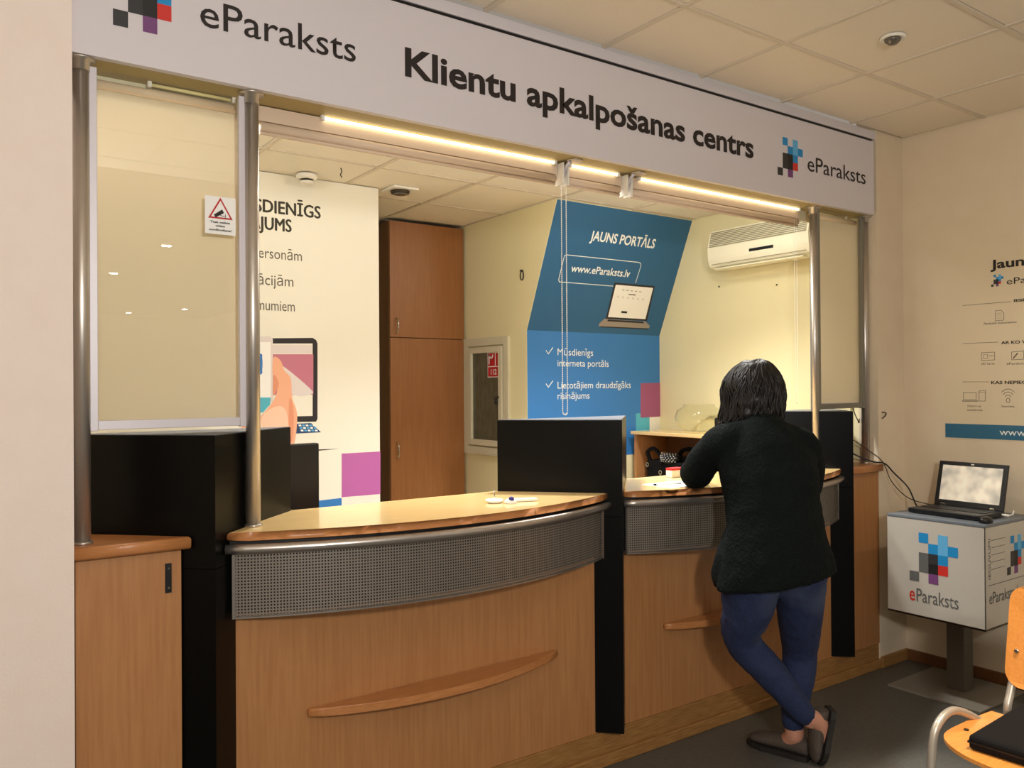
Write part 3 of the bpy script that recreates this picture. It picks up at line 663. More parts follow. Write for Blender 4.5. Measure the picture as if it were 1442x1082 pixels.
# hook on the wall, small screws
hk = thing('wall_hook', (3.187, 4.365, 2.33), 'small black hook with a looped wire on the yellow wall left of the blue poster', 'hook')
tube('loop', [(3.180, 4.365+.018*math.cos(a_), 2.322+.030*math.sin(a_)) for a_ in [k*math.pi/8 for k in range(16)]], .0035, 'blackp', hk, 6, True)
tube('nail', [(3.186, 4.362, 2.352), (3.165, 4.362, 2.354)], .006, 'blackp', hk, 8)
for y, z in ((3.764, 2.266), (3.30, 2.23)):
    tag(tube('wall_plug', [(4.389, y, z), (4.383, y, z)], .005, 'darksteel', None, 8), 'tiny dark screw in the yellow wall under the air conditioner, %s' % ('the left one' if y > 3.5 else 'the right one'), 'screw', 'screws under the air conditioner')
# air conditioner on the right office wall
ac = thing('air_conditioner', (4.29, 3.31, 2.36), 'white wall mounted air conditioner with grey grille high in the office', 'air conditioner')
bm = bmesh.new(); Y0, Y1 = 2.93, 3.70
pf = [(4.388, 2.365), (4.28, 2.355), (4.215, 2.375), (4.198, 2.42), (4.196, 2.50), (4.222, 2.60), (4.24, 2.612), (4.388, 2.612)]
A = [bm.verts.new((x, Y0, z)) for x, z in pf]; B = [bm.verts.new((x, Y1, z)) for x, z in pf]; bm.faces.new(A); bm.faces.new(B[::-1])
for i in range(8): bm.faces.new((A[i], A[(i+1) % 8], B[(i+1) % 8], B[i]))
bmesh.ops.bevel(bm, geom=[e for e in bm.edges], offset=.006, segments=2, affect='EDGES', clamp_overlap=True)
bm_obj('housing', bm, 'acw', ac, False)
bm = bmesh.new()
for k in range(9):
    z = 2.498+k*.0115; xx = 4.195+(z-2.50)*.26 if z > 2.50 else 4.195
    bx(bm, xx-.003, xx+.008, Y0+.02, Y1-.02, z, z+.0055)
bm_obj('grille', bm, 'vent', ac)
box('display', 4.1925, 4.20, 3.18, 3.36, 2.430, 2.448, 'blackp', ac, .003)
box('outlet_slot', 4.205, 4.212, Y0+.03, Y1-.03, 2.385, 2.388, 'vent', ac); box('flap', 4.207, 4.25, Y0+.05, Y1-.05, 2.352, 2.360, 'acw', ac, .002)
# open shelf unit + bag + bowl
su = thing('open_shelf_unit', (4.23, 3.6, 0), 'low beech shelf unit against the office wall holding a black handbag', 'shelf')
box('top_board', 4.055, 4.385, 2.95, 4.285, 1.262, 1.285, 'woodtop', su, .003)
box('side_panel', 4.075, 4.380, 4.245, 4.268, 0, 1.262, 'wood', su); box('side_panel', 4.075, 4.380, 2.96, 2.983, 0, 1.262, 'wood', su); box('side_panel', 4.08, 4.375, 3.52, 3.54, 0, 1.262, 'wood', su)
box('back_panel', 4.370, 4.384, 2.983, 4.245, 0, 1.262, 'woodside', su); box('shelf_board', 4.085, 4.37, 2.983, 4.245, .86, .882, 'wood', su)
def ico(bm, c, r, sub=3): 
    mt = Matrix.Translation(c) @ Matrix.Diagonal((r[0], r[1], r[2], 1)); bmesh.ops.create_icosphere(bm, subdivisions=sub, radius=1, matrix=mt)
def remesh(name, bm, m, voxel, parent=None, smooth_it=4, disp=0, dscale=.03):
    me = D.meshes.new(name); bmesh.ops.recalc_face_normals(bm, faces=bm.faces); bm.to_mesh(me); bm.free()
    o = D.objects.new('tmp', me); COL.objects.link(o)
    r_ = o.modifiers.new('r', 'REMESH'); r_.mode = 'VOXEL'; r_.voxel_size = voxel
    if smooth_it: s_ = o.modifiers.new('s', 'SMOOTH'); s_.iterations = smooth_it; s_.factor = .6
    if disp:
        tx = D.textures.new(name, 'CLOUDS'); tx.noise_scale = dscale; d_ = o.modifiers.new('d', 'DISPLACE'); d_.texture = tx; d_.strength = disp; d_.mid_level = .5
    bpy.context.view_layer.update(); dg = bpy.context.evaluated_depsgraph_get(); me2 = D.meshes.new_from_object(o.evaluated_get(dg))
    D.objects.remove(o); me2.name = name; me2.materials.clear()
    return link(name, me2, m, parent, True)
hb = thing('handbag', (4.22, 3.95, .882), 'slouchy black handbag with a polka dot scarf on the shelf', 'handbag')
bm = bmesh.new(); ico(bm, (4.215, 4.03, .985), (.11, .19, .10)); ico(bm, (4.225, 4.02, 1.065), (.085, .165, .06)); bx(bm, 4.115, 4.32, 3.87, 4.19, .886, 1.085)
remesh('bag_body', bm, 'blackmatte', .012, hb, 5, .012, .05)
tube('bag_handle', smooth_path([(4.14, 4.17, 1.07), (4.12, 4.18, 1.14), (4.13, 4.13, 1.165), (4.13, 4.07, 1.12), (4.12, 4.04, 1.06)], 5), .014, 'blackmatte', hb, 8)
tube('bag_handle', smooth_path([(4.26, 4.03, 1.09), (4.24, 3.97, 1.155), (4.25, 3.88, 1.165), (4.25, 3.83, 1.10)], 5), .015, 'blackmatte', hb, 8)
for y, z in ((4.165, 1.055), (4.04, 1.01)): tube('ring', [(4.098, y+.012*math.cos(k*math.pi/6), z+.014*math.sin(k*math.pi/6)) for k in range(12)], .0028, 'chrome', hb, 6, True)
tube('strap', [(4.100, 4.04, .995), (4.094, 4.047, .95), (4.098, 4.053, .91)], .006, 'blackp', hb, 6)
sc_ = thing('scarf', (4.16, 3.98, 1.09), 'black scarf with small white dots stuffed in the top of the handbag', 'scarf')
SCC = Vector((4.145, 3.985, 1.105)); bm = bmesh.new(); ico(bm, SCC, (.055, .085, .042)); body = remesh('cloth', bm, 'blackp', .008, sc_, 2, .004, .03)
bm = bmesh.new()
for i in range(-3, 4):
    for j in range(-2, 4):
        a_, b_ = i*.30+(.15 if j % 2 else 0), j*.30
        p = Vector((-math.cos(a_)*math.cos(b_+.2)*.055, math.sin(a_)*.085, math.sin(b_+.2)*.042)); bmesh.ops.create_icosphere(bm, subdivisions=1, radius=.0034, matrix=Matrix.Translation(SCC+p*1.0))
o = bm_obj('dots', bm, 'paper', sc_, True); o['kind'] = 'stuff'
bw_ = thing('fishbowl', (4.22, 3.80, 1.285), 'round empty clear glass fishbowl standing on the shelf unit', 'bowl')
pr = [(.001, 1.289), (.075, 1.288), (.09, 1.292), (.135, 1.325), (.158, 1.37), (.160, 1.395), (.145, 1.435), (.105, 1.462), (.100, 1.470), (.108, 1.476), (.104, 1.4765), (.097, 1.470), (.101, 1.461), (.141, 1.433), (.156, 1.395), (.154, 1.371), (.131, 1.328), (.088, 1.297), (.001, 1.294)]
o = lathe('bowl_body', 4.22, 3.80, pr, 'bowl', bw_, 40, False)
# monitor edge near bowl, on the right desk; PC monitor behind left column
def monitor(x, y, z0, z1, w_, ang, label, mscreen='blackp'):
    t = thing('computer_monitor', (x, y, .74), label, 'monitor')
    mt = Matrix.Translation((x, y, 0)) @ Matrix.Rotation(R(ang), 4, 'Z')
    bm = bmesh.new(); bx(bm, -w_/2, w_/2, -.02, .02, z0, z1, .006); bmesh.ops.transform(bm, matrix=mt, verts=bm.verts); bm_obj('casing', bm, 'blackp', t)
    bm = bmesh.new(); bx(bm, -w_/2+.015, w_/2-.015, .020, .022, z0+.02, z1-.015); bmesh.ops.transform(bm, matrix=mt, verts=bm.verts); bm_obj('screen', bm, mscreen, t)
    bm = bmesh.new(); bx(bm, -.03, .03, -.045, -.018, .76, z0+.12, .004); bmesh.ops.transform(bm, matrix=mt, verts=bm.verts); bm_obj('neck', bm, 'blackp', t)
    bm = bmesh.new(); bx(bm, -.12, .12, -.12, .10, .741, .760, .006); bmesh.ops.transform(bm, matrix=mt, verts=bm.verts); bm_obj('foot', bm, 'blackp', t)
monitor(1.14, 3.20, .98, 1.375, .34, 6, 'black computer monitor seen from behind next to the left partition')
monitor(3.79, 3.12, .98, 1.418, .36, 180, 'black computer monitor on the desk behind the woman', 'kiosktop')
oc = thing('office_chair', (1.33, 3.62, 0), 'black office chair partly hidden behind the monitor', 'chair')
bm = bmesh.new(); bx(bm, 1.13, 1.39, 3.66, 3.72, .62, 1.30, .04, 3); bx(bm, 1.18, 1.43, 3.66, 3.72, .62, 1.10, .03, 3); remesh('backrest', bm, 'blackmatte', .012, oc, 5)
box('seat', 1.06, 1.50, 3.25+.35, 3.70+.35, .44, .52, 'blackmatte', oc, .025, True); tube('gas_post', [(1.28, 3.83, .08), (1.28, 3.83, .44)], .03, 'blackp', oc)
for k in range(5): a_ = k*2*math.pi/5; tube('foot', [(1.28, 3.83, .09), (1.28+.26*math.cos(a_), 3.83+.26*math.sin(a_), .04)], [.025, .018], 'blackp', oc, 8)
# smoke detector, ceiling speaker/emergency light
sd = thing('smoke_detector', (1.70, 4.30, ZO), 'small round white smoke detector on the office ceiling above the poster', 'detector')
lathe('base', 1.70, 4.30, [(.055, ZO-.002), (.057, ZO-.018), (.046, ZO-.030)], 'white', sd, 28); lathe('vent_ring', 1.70, 4.30, [(.034, ZO-.030), (.034, ZO-.040)], 'blackp', sd, 20); lathe('head', 1.70, 4.30, [(.038, ZO-.040), (.036, ZO-.050), (.024, ZO-.056)], 'white', sd, 24)
cs = thing('ceiling_spotlight', (2.28, 4.33, ZO), 'square white ceiling fitting with dark round lens in the office ceiling', 'light')
box('plate', 2.20, 2.36, 4.25, 4.41, ZO-.010, ZO+.003, 'white', cs, .002); lathe('ring', 2.28, 4.33, [(.058, ZO-.0105), (.052, ZO-.026)], 'darksteel', cs, 28); lathe('lens', 2.28, 4.33, [(.044, ZO-.0265), (.032, ZO-.032), (.006, ZO-.034)], 'bulboff', cs, 24)
# office ceiling fittings
for i, (x, y) in enumerate(OFF):
    t = thing('ceiling_fitting', (x, y, ZO), ('round opal office ceiling light above the near counter desk', 'round opal office ceiling light towards the right office wall', 'round opal office ceiling light in the middle of the office', 'round opal office ceiling light added to backlight the left blind')[i], 'light', 'opal office ceiling lights')
    lathe('mount_plate', x, y, [(.10, ZO+.002), (.11, ZO-.014), (.10, ZO-.016)], 'white', t, 32)
tw = thing('wire_tie', (1.86, 4.05, ZO), 'short twisted wire hanging from the office ceiling', 'wire')
tube('wire', smooth_path([(1.80, 4.08, 2.7545), (1.805, 4.08, 2.735), (1.798, 4.08, 2.72), (1.806, 4.08, 2.705)], 4), .003, 'darksteel', tw, 6)

# ================================================================== CUSTOMER SIDE
for i, (x, y, z) in enumerate(DOWN + [(3.276, 1.884, 3.025)]):
    vis = i == len(DOWN)
    t = thing('downlight', (x, y, 3.03), 'round recessed downlight, unlit, in the ceiling tile above the kiosk corner' if vis else ('glowing downlight behind the viewer, nearest of the row', 'glowing downlight behind the viewer, second of the row', 'glowing downlight at the far rear left', 'glowing downlight at the far rear, right hand one', 'glowing downlight right above the plywood chair', 'glowing downlight nearest the right wall')[i], 'light')
    lathe('trim_ring', x, y, [(.050, 3.033), (.052, 3.024), (.044, 3.021), (.036, 3.024)], 'white', t, 28)
    if vis: lathe('bulb', x, y, [(.034, 3.026), (.030, 3.014), (.018, 3.004), (.004, 3.001)], 'bulboff', t, 20)
    else: lathe('bulb', x, y, [(.048, 3.0205), (.044, 3.016), (.004, 3.014)], 'bulb', t, 20)
for i, (x, y, z) in enumerate(PEND):
    t = thing('pendant_light', (x, y, 3.03), ('opal pendant light hanging nearest behind the viewer', 'opal pendant light by the far left wall', 'opal pendant light over the rear of the waiting room')[i], 'light', 'waiting room pendants')
    lathe('canopy', x, y, [(.05, 3.032), (.05, 3.01), (.01, 3.0)], 'white', t, 20); tube('stem', [(x, y, 3.0), (x, y, 2.24)], .005, 'chrome', t, 8)
    lathe('shade_cap', x, y, [(.02, 2.25), (.06, 2.235), (.065, 2.22)], 'chrome', t, 20)
# wall poster on right wall
wp_ = thing('info_poster', (XW, 2.0, 1.3), 'pale information poster with small icons and blue web address bar on the right wall', 'poster')
S = Surf((XW-.0005, 2.405, 0), (0, -1, 0), (0, 0, 1), wp_)
def WPX(x, y):
    d = fw + rt*(x-721)/F - up*(y-541)/F; t = (XW-CAM.x)/d.x; p = CAM+d*t; return (2.405-p.y, p.z)
S.rect('sheet', 0, 1.0, 1.296, 2.335, 'wposter', .0015)
S.rect('web_bar', .004, .996, 1.300, 1.378, 'bar', .002)
def wt(txt, l, r, cap, m='inkdk', bold=0): 
    a, b = WPX(*l), WPX(*r); S.text(txt, a[0], b[0], (a[1]+b[1])/2, cap, m, bold=bold, lift=.0026)
def wtw(txt, l, width, cap, m='inkdk', bold=0):
    a = WPX(*l); S.text(txt, a[0], a[0]+width, a[1], cap, m, bold=bold, lift=.0026)
wtw('Jauns portāls', (1395, 379), .52, .047, 'ink', .03)
wtw('eParaksts', (1418, 401), .26, .033, 'ink')
a_ = WPX(1396, 391); logo(S, a_[0], a_[1]+.012, .0125, .0125, True, None, .0026)
wtw('IESPĒJAS', (1428, 425.5), .13, .014, 'inkdk', .03); wtw('AR KO VAR PARAKSTĪT', (1410, 485), .33, .016, 'inkdk', .03); wtw('KAS NEPIECIEŠAMS', (1396, 541), .28, .016, 'inkdk', .03)
for l, r in (((1356, 430.5), (1423, 425)), ((1356, 484), (1406, 482)), ((1356, 538), (1393, 538))): S.line('rule_line', [WPX(*l), WPX(*r)], .002, 'inkgrey', .0026)
wt('Parakstīt dokumentus', (1386, 457.5), (1432, 455), .012, 'inkgrey'); wt('eID karte', (1382, 514), (1401, 513.5), .012, 'inkgrey'); wtw('eParaksts karte', (1418, 514), .15, .012, 'inkgrey')
wt('Dators un', (1363, 573.5), (1382, 573.5), .012, 'inkgrey'); wt('viedtālrunis', (1362, 579), (1384, 579), .012, 'inkgrey'); wt('Internets', (1411, 574), (1429, 574), .012, 'inkgrey')
wtw('www.eParaksts.lv', (1408, 613), .42, .036, 'whiteink')
def wl(pts, wd=.0022, closed=True): S.line('icon_line', [WPX(*p) for p in pts], wd, 'inkgrey', .0026, closed)
wl([(1402, 438), (1410, 437), (1414, 441), (1414, 451), (1402, 452)])
for k in range(4): wl([(1404, 441.5+k*2.5), (1411, 441+k*2.5)], .0012, False)
wl([(1382.5, 497), (1401, 496), (1401, 507), (1382.5, 508)]); wl([(1385, 500), (1391, 499.5), (1391, 505), (1385, 505)], .0015); wl([(1393, 501.5), (1399, 501)], .002, False)
wl([(1425, 496), (1442, 494.5), (1442, 506), (1425, 507)]); wl([(1427.5, 504.5), (1433, 498)], .006, False)
wl([(1357, 553), (1375, 553), (1375, 563), (1357, 563)]); wl([(1355.5, 565), (1377, 565)], .004, False); wl([(1379, 551), (1388, 550), (1388, 565), (1379, 565)]); wl([(1379, 553), (1388, 552.5)], .0015, False)
c0 = WPX(1420, 564)
for rr in (.012, .028, .044, .060):
    n_ = 14; a0_, a1_ = (0, 360) if rr < .02 else (45, 135)
    S.line('icon_line', [(c0[0]+rr*.75*math.cos(R(a0_+(a1_-a0_)*k/n_)), c0[1]+rr*math.sin(R(a0_+(a1_-a0_)*k/n_))) for k in range(n_+1)], .0024, 'inkgrey', .0026)
# kiosk
kz0, kz1 = .422, .92; kx0, kx1, ky0, ky1 = 4.15, 4.65, 1.945, 2.44
kk = thing('display_kiosk', (4.40, 2.2, 0), 'white box kiosk with coloured pixel emblem on a grey pedestal, holding a laptop', 'kiosk')
box('box_body', kx0+.006, kx1-.006, ky0+.006, ky1-.006, kz0, kz1-.014, 'kioskw', kk, .002)
box('side_sheet', kx0, kx0+.005, ky0, ky1, kz0-.004, kz1-.016, 'kioskw', kk, .001); box('side_sheet', kx0, kx1, ky0, ky0+.005, kz0-.004, kz1-.016, 'kioskw', kk, .001)
box('top_plate', kx0-.002, kx1, ky0-.002, ky1, kz1-.014, kz1, 'kiosktop', kk, .002)
box('bottom_plate', kx0+.002, kx1, ky0+.002, ky1, kz0-.014, kz0-.004, 'darksteel', kk)
box('column', 4.365, 4.46, 2.155, 2.245, .012, kz0-.014, 'kmetal', kk, .003); box('foot_plate', 4.165, 4.63, 1.98, 2.455, .0005, .012, 'kplate', kk, .002)
S = Surf((kx0, ky1, 0), (0, -1, 0), (0, 0, 1), kk)
def KPX(x, y):
    d = fw + rt*(x-721)/F - up*(y-541)/F; t = (kx0-CAM.x)/d.x; p = CAM+d*t; return (ky1-p.y, p.z)
a = KPX(1281, 795); b = KPX(1349, 780); cwk = (b[0]-a[0])/5; top = KPX(1294, 750)[1]; bot = KPX(1308, 822)[1]; chk = (top-bot)/5
logo(S, a[0], top, cwk, chk)
a = KPX(1281, 844); b = KPX(1350, 858)
S.text('e', a[0], a[0]+.029, a[1]-.002, .072, 'lred', bold=.01); S.text('Paraksts', a[0]+.037, b[0], a[1]-.002, .066, 'lgrey', bold=.005)
S2 = Surf((kx0, ky0, 0), (1, 0, 0), (0, 0, 1), kk)
S2.text('eParaksts karte', .035, .46, .535, .055, 'lgrey', bold=.005); S2.line('rule_line', [(.03, .625), (.47, .625)], .003, 'lgrey'); logo(S2, .22, .84, .038, .038, True)
for k in range(5): S2.line('rule_line', [(.06, .84-k*.035), (.20, .84-k*.035)], .0022, 'lgrey')
S3 = Surf((kx0, ky0, 0), (0, 0, 1), (-1, 0, 0), kk); S3.text('IEGUVUMI', .655, .85, -.052, .024, 'lgrey', lift=.0012)
# laptop
lp = thing('laptop', (4.36, 2.18, .92), 'black open laptop with a bright reflecting screen on the kiosk', 'laptop')
LM = Matrix.Translation((4.475, 2.185, .92)) @ Matrix.Rotation(R(-3), 4, 'Z')
def lpart(name, args, m, bev, tilt=None, par=None):
    bm = bmesh.new(); bx(bm, *args, bev); mm = LM @ (Matrix.Translation((0, 0, .028)) @ Matrix.Rotation(R(tilt), 4, 'Y') if tilt is not None else Matrix()); bmesh.ops.transform(bm, matrix=mm, verts=bm.verts); return bm_obj(name, bm, m, par or lp)
lpart('base', (-.235, .01, -.185, .185, .004, .028), 'blackp', .004)
for x, y in ((-.21, -.16), (-.21, .16), (-.01, -.16), (-.01, .16)): lpart('foot', (x-.008, x+.008, y-.008, y+.008, 0, .005), 'blackp', 0)
lpart('lid', (0, .012, -.182, .182, 0, .240), 'blackp', .003, 14)
lpart('screen', (-.0015, 0, -.158, .158, .030, .218), 'lcd', 0, 14)
lpart('sensor_window', (-.002, 0, -.008, .008, .226, .232), 'white', 0, 14)
for y in (-.13, .13): lpart('hinge', (-.012, .010, y-.012, y+.012, .022, .040), 'chrome', .003)
bm = bmesh.new()
for i in range(5):
    for j in range(15): bx(bm, -.150+i*.024, -.130+i*.024, -.165+j*.022, -.146+j*.022, .028, .031)
bmesh.ops.transform(bm, matrix=LM, verts=bm.verts); bm_obj('keys', bm, 'keys', lp)['kind'] = 'stuff'
lpart('touchpad', (-.215, -.170, -.04, .04, .028, .0286), 'keys', 0)
ms = thing('computer_mouse', (4.27, 1.965, .92), 'small black mouse on the kiosk in front of the laptop', 'mouse')
bm = bmesh.new(); ico(bm, (4.225, 1.975, .935), (.042, .027, .017)); bx(bm, 4.19, 4.26, 1.955, 1.995, .9205, .93); remesh('shell', bm, 'blackp', .004, ms, 3)
lc = thing('usb_plug', (4.45, 1.975, .92), 'pale cable plug at the right side of the laptop', 'plug')
tube('plug_body', [(4.43, 1.992, .938), (4.425, 1.958, .938)], .006, 'white', lc, 8); tube('lead', smooth_path([(4.425, 1.958, .938), (4.44, 1.948, .945), (4.47, 1.955, .958), (4.50, 1.97, .93)], 5), .0028, 'white', lc, 6)
# cables
def cable(pts, r, m, lab, k=8): tag(tube('cable', smooth_path(pts, k), r, m, None, 8), lab, 'cable', 'cables hanging by the right cabinet')
cable([(4.17, 2.78, 1.33), (4.26, 2.72, 1.22), (4.33, 2.63, 1.168), (4.40, 2.60, 1.155), (4.46, 2.58, 1.10), (4.50, 2.52, 1.02), (4.47, 2.46, .935), (4.44, 2.42, .925)], .0042, 'blackp', 'black cable running from behind the right partition down to the laptop')
cable([(4.18, 2.80, 1.40), (4.28, 2.735, 1.30), (4.36, 2.66, 1.22), (4.41, 2.615, 1.16), (4.455, 2.59, 1.05), (4.53, 2.54, .96), (4.60, 2.46, .925), (4.56, 2.37, .925)], .0026, 'darksteel', 'thin grey cable looping beside the black one to the kiosk')
cable([(4.33, 2.75, 1.50), (4.325, 2.735, 1.44), (4.34, 2.72, 1.39), (4.37, 2.735, 1.38), (4.40, 2.75, 1.40)], .003, 'darksteel', 'short thin cable coiled at the bottom corner of the right glass screen')
cable([(4.41, 2.72, 1.435), (4.45, 2.632, 1.44), (4.472, 2.632, 1.425), (4.44, 2.634, 1.405)], .0032, 'darksteel', 'short cable end poking out onto the wall beside the right pole')
# chair
ch = thing('wooden_chair', (2.87, 1.19, 0), 'light plywood chair with grey steel tube frame at the lower right', 'chair')
def seat_pts():
    c_ = smooth_path([(3.03, .985, 0), (2.85, .985, 0), (2.72, .985, 0), (2.63, 1.03, 0), (2.585, 1.11, 0), (2.580, 1.20, 0), (2.60, 1.29, 0), (2.65, 1.365, 0), (2.72, 1.405, 0), (2.85, 1.41, 0), (3.03, 1.405, 0)], 4)
    return [(p.x, p.y) for p in c_]
bm = bmesh.new(); prism_bm(bm, seat_pts(), .448, .460, .004, 2)
o = bm_obj('seat', bm, 'ply', ch)
bm = bmesh.new(); n_ = 10; hw, hh_ = .205, .17; rc = .055
out = []
for sx, sz, a0_ in ((1, 1, 0), (-1, 1, 90), (-1, -1, 180), (1, -1, 270)):
    for k in range(7): an = R(a0_+k*15); out.append((sx*(hw-rc)+rc*math.cos(an), sz*(hh_-rc)+rc*math.sin(an)))
def bk(y, z, d): return (3.105+.06*(z/.17)*.5+d+.9*y*y*-1*-.4, 1.185+y, .715+z)
f1 = [bm.verts.new(bk(y, z, 0)) for y, z in out]; f2 = [bm.verts.new(bk(y, z, .012)) for y, z in out]
bm.faces.new(f1[::-1]); bm.faces.new(f2); N = len(out)
for i in range(N): bm.faces.new((f1[i], f1[(i+1) % N], f2[(i+1) % N], f2[i]))
br = bm_obj('backrest', bm, 'ply', ch)
for y, z in ((.168, -.05), (-.168, -.05)):
    p = Vector(bk(y, z, -.002)); tube('screw', [p, p+Vector((-.004, 0, 0))], [.009, .006], 'chrome', br, 12)
for s_ in (1, -1):
    y_ = 1.19+s_*.235
    tube('leg', smooth_path([(2.655, y_+.01*s_, .012), (2.675, y_+.01*s_, .20), (2.69, y_+.008*s_, .40), (2.715, y_+.004*s_, .475), (2.79, y_, .505), (2.87, y_-.008*s_, .485), (2.96, y_-.03*s_, .438), (3.02, y_-.05*s_, .434)], 6), .0135, 'stube', ch, 12)
    tube('rear_leg', smooth_path([(3.22, y_-.01*s_, .012), (3.15, y_-.03*s_, .22), (3.075, y_-.052*s_, .44), (3.095, y_-.055*s_, .52), (3.145, y_-.06*s_, .64), (3.175, y_-.06*s_, .74)], 6), .0135, 'stube', ch, 12)
    for x_, yy in ((2.655, y_+.01*s_), (3.22, y_-.01*s_)): lathe('rubber_foot', x_, yy, [(.015, .0005), (.016, .02)], 'blackp', ch, 12)
tube('cross_bar', [(3.02, 1.01, .434), (3.02, 1.37, .434)], .010, 'stube', ch, 10); tube('cross_bar', [(2.78, .99, .436), (2.78, 1.39, .436)], .009, 'stube', ch, 10)
tube('seat_screw', [(2.79, 1.372, .461), (2.79, 1.372, .464)], .008, 'darksteel', ch, 10)
bg = thing('laptop_case', (2.85, 1.12, .46), 'flat black zipped case lying on the plywood chair seat', 'case')
bm = bmesh.new(); bx(bm, -.22, .22, -.17, .17, 0, .048, .014, 3); CM = Matrix.Translation((2.875, 1.140, .4605)) @ Matrix.Rotation(R(3), 4, 'Z'); bmesh.ops.transform(bm, matrix=CM, verts=bm.verts); bm_obj('case_body', bm, 'blackmatte', bg)
bm = bmesh.new(); bx(bm, -.2205, .2205, -.1705, .1705, .022, .027, 0); bmesh.ops.transform(bm, matrix=CM, verts=bm.verts); bm_obj('zip', bm, 'blackp', bg)

# ================================================================== WOMAN
wo = thing('person', (2.95, 2.2, 0), 'woman with wavy black hair in dark cardigan and jeans leaning on the counter, legs crossed', 'person')
fd = Vector((math.sin(R(33)), math.cos(R(33)), 0)); rd = Vector((fd.y, -fd.x, 0)); UPV = Vector((0, 0, 1))
def loft(bm, secs, n=24):
    """secs: (centre, right axis, forward axis) elliptical sections"""
    rings = []
    for c, a_, b_ in secs:
        c = Vector(c); rings.append([bm.verts.new(c + a_*math.cos(2*math.pi*k/n) + b_*math.sin(2*math.pi*k/n)) for k in range(n)])
    for p, q in zip(rings, rings[1:]):
        for k in range(n): bm.faces.new((p[k], p[(k+1) % n], q[(k+1) % n], q[k]))
    bm.faces.new(rings[0][::-1]); bm.faces.new(rings[-1])
def limb(bm, pts, rs, n=16, k=5):
    """tapered limb through joints"""
    P = smooth_path(pts, k); RR = []
    for i in range(len(rs)-1): RR += [rs[i]+(rs[i+1]-rs[i])*j/k for j in range(k)]
    RR.append(rs[-1]); tube_bm(bm, P, RR, n)
    ico(bm, P[0], (rs[0],)*3, 2); ico(bm, P[-1], (rs[-1],)*3, 2)
# joints
pel = Vector((2.835, 2.150, .90)); chest = Vector((2.865, 2.225, 1.24)); nb = Vector((2.885, 2.265, 1.43)); head = Vector((2.935, 2.335, 1.585))
shL = chest - rd*.165 + Vector((.0, .01, .125)); shR = chest + rd*.165 + Vector((0, .01, .115))
elL = Vector((2.738, 2.482, 1.216)); wrL = Vector((2.905, 2.635, 1.200)); haL = Vector((2.96, 2.68, 1.192))
elR = Vector((3.175, 2.255, 1.140)); wrR = Vector((3.17, 2.50, 1.195)); haR = Vector((3.13, 2.57, 1.185))
hipL = pel - rd*.095 - UPV*.05; hipR = pel + rd*.10 - UPV*.05
knL = Vector((2.800, 2.295, .535)); anL = Vector((3.030, 2.130, .190)); knR = Vector((3.110, 2.235, .445)); anR = Vector((3.045, 2.225, .125))
# body: one continuous surface
bm = bmesh.new()
limb(bm, [pel-UPV*.02, pel+UPV*.13, chest+fd*.01, chest+UPV*.10+fd*.02, nb+fd*.01], [.12, .10, .105, .075, .048])
limb(bm, [nb-UPV*.03, nb+Vector((.02, .03, .07)), head-UPV*.05], [.06, .052, .055])
ico(bm, head, (.078, .092, .108)); ico(bm, head+fd*.05-UPV*.055, (.052, .055, .055))          # skull, jaw
ico(bm, head+fd*.108-UPV*.012, (.011, .016, .02), 2)                                            # nose
for s_ in (-1, 1): ico(bm, head+rd*.080*s_-UPV*.01, (.012, .02, .03), 2)
for hip, kn, an in ((hipL, knL, anL), (hipR, knR, anR)): limb(bm, [hip, (hip+kn)/2, kn, kn*.6+an*.4, an], [.092, .074, .054, .052, .034])
for sh, el, wr in ((shL, elL, wrL), (shR, elR, wrR)): limb(bm, [sh-UPV*.035, (sh+el)/2, el, (el+wr)/2, wr], [.040, .042, .038, .034, .026], 14)
def hand(bm, wr, ha, palmn):
    d = (ha-wr).normalized(); sd_ = d.cross(palmn).normalized()
    loft(bm, [(wr, sd_*.026, palmn*.018), (wr+d*.035, sd_*.036, palmn*.016), (wr+d*.085, sd_*.040, palmn*.014)], 14)
    for k, L_ in enumerate((.070, .080, .075, .058)):
        b0 = wr+d*.078+sd_*(-.030+k*.020); tube_bm(bm, smooth_path([b0, b0+d*L_*.4+palmn*.004, b0+d*L_*.75-palmn*.012, b0+d*L_*.92-palmn*.028], 3), [.0098]*9+[.0075], 8)
    b0 = wr+d*.03-sd_*.030; tube_bm(bm, smooth_path([b0, b0+d*.025-sd_*.022-palmn*.006, b0+d*.055-sd_*.028-palmn*.014], 3), [.0125]*6+[.009], 8)
hand(bm, wrL, haL, UPV); hand(bm, wrR, haR, UPV)
bodyo = remesh('body', bm, 'skin', .0075, wo, 2)
# face details (turned away from the viewer)
for s_ in (-1, 1):
    bm = bmesh.new(); ico(bm, head+fd*.083+rd*.032*s_+UPV*.005, (.012, .012, .010), 2); bm_obj('eye', bm, 'paper', wo, True)
bm = bmesh.new(); ico(bm, head+fd*.098-UPV*.058, (.022, .008, .007), 2); bm_obj('mouth', bm, 'lred', wo, True)
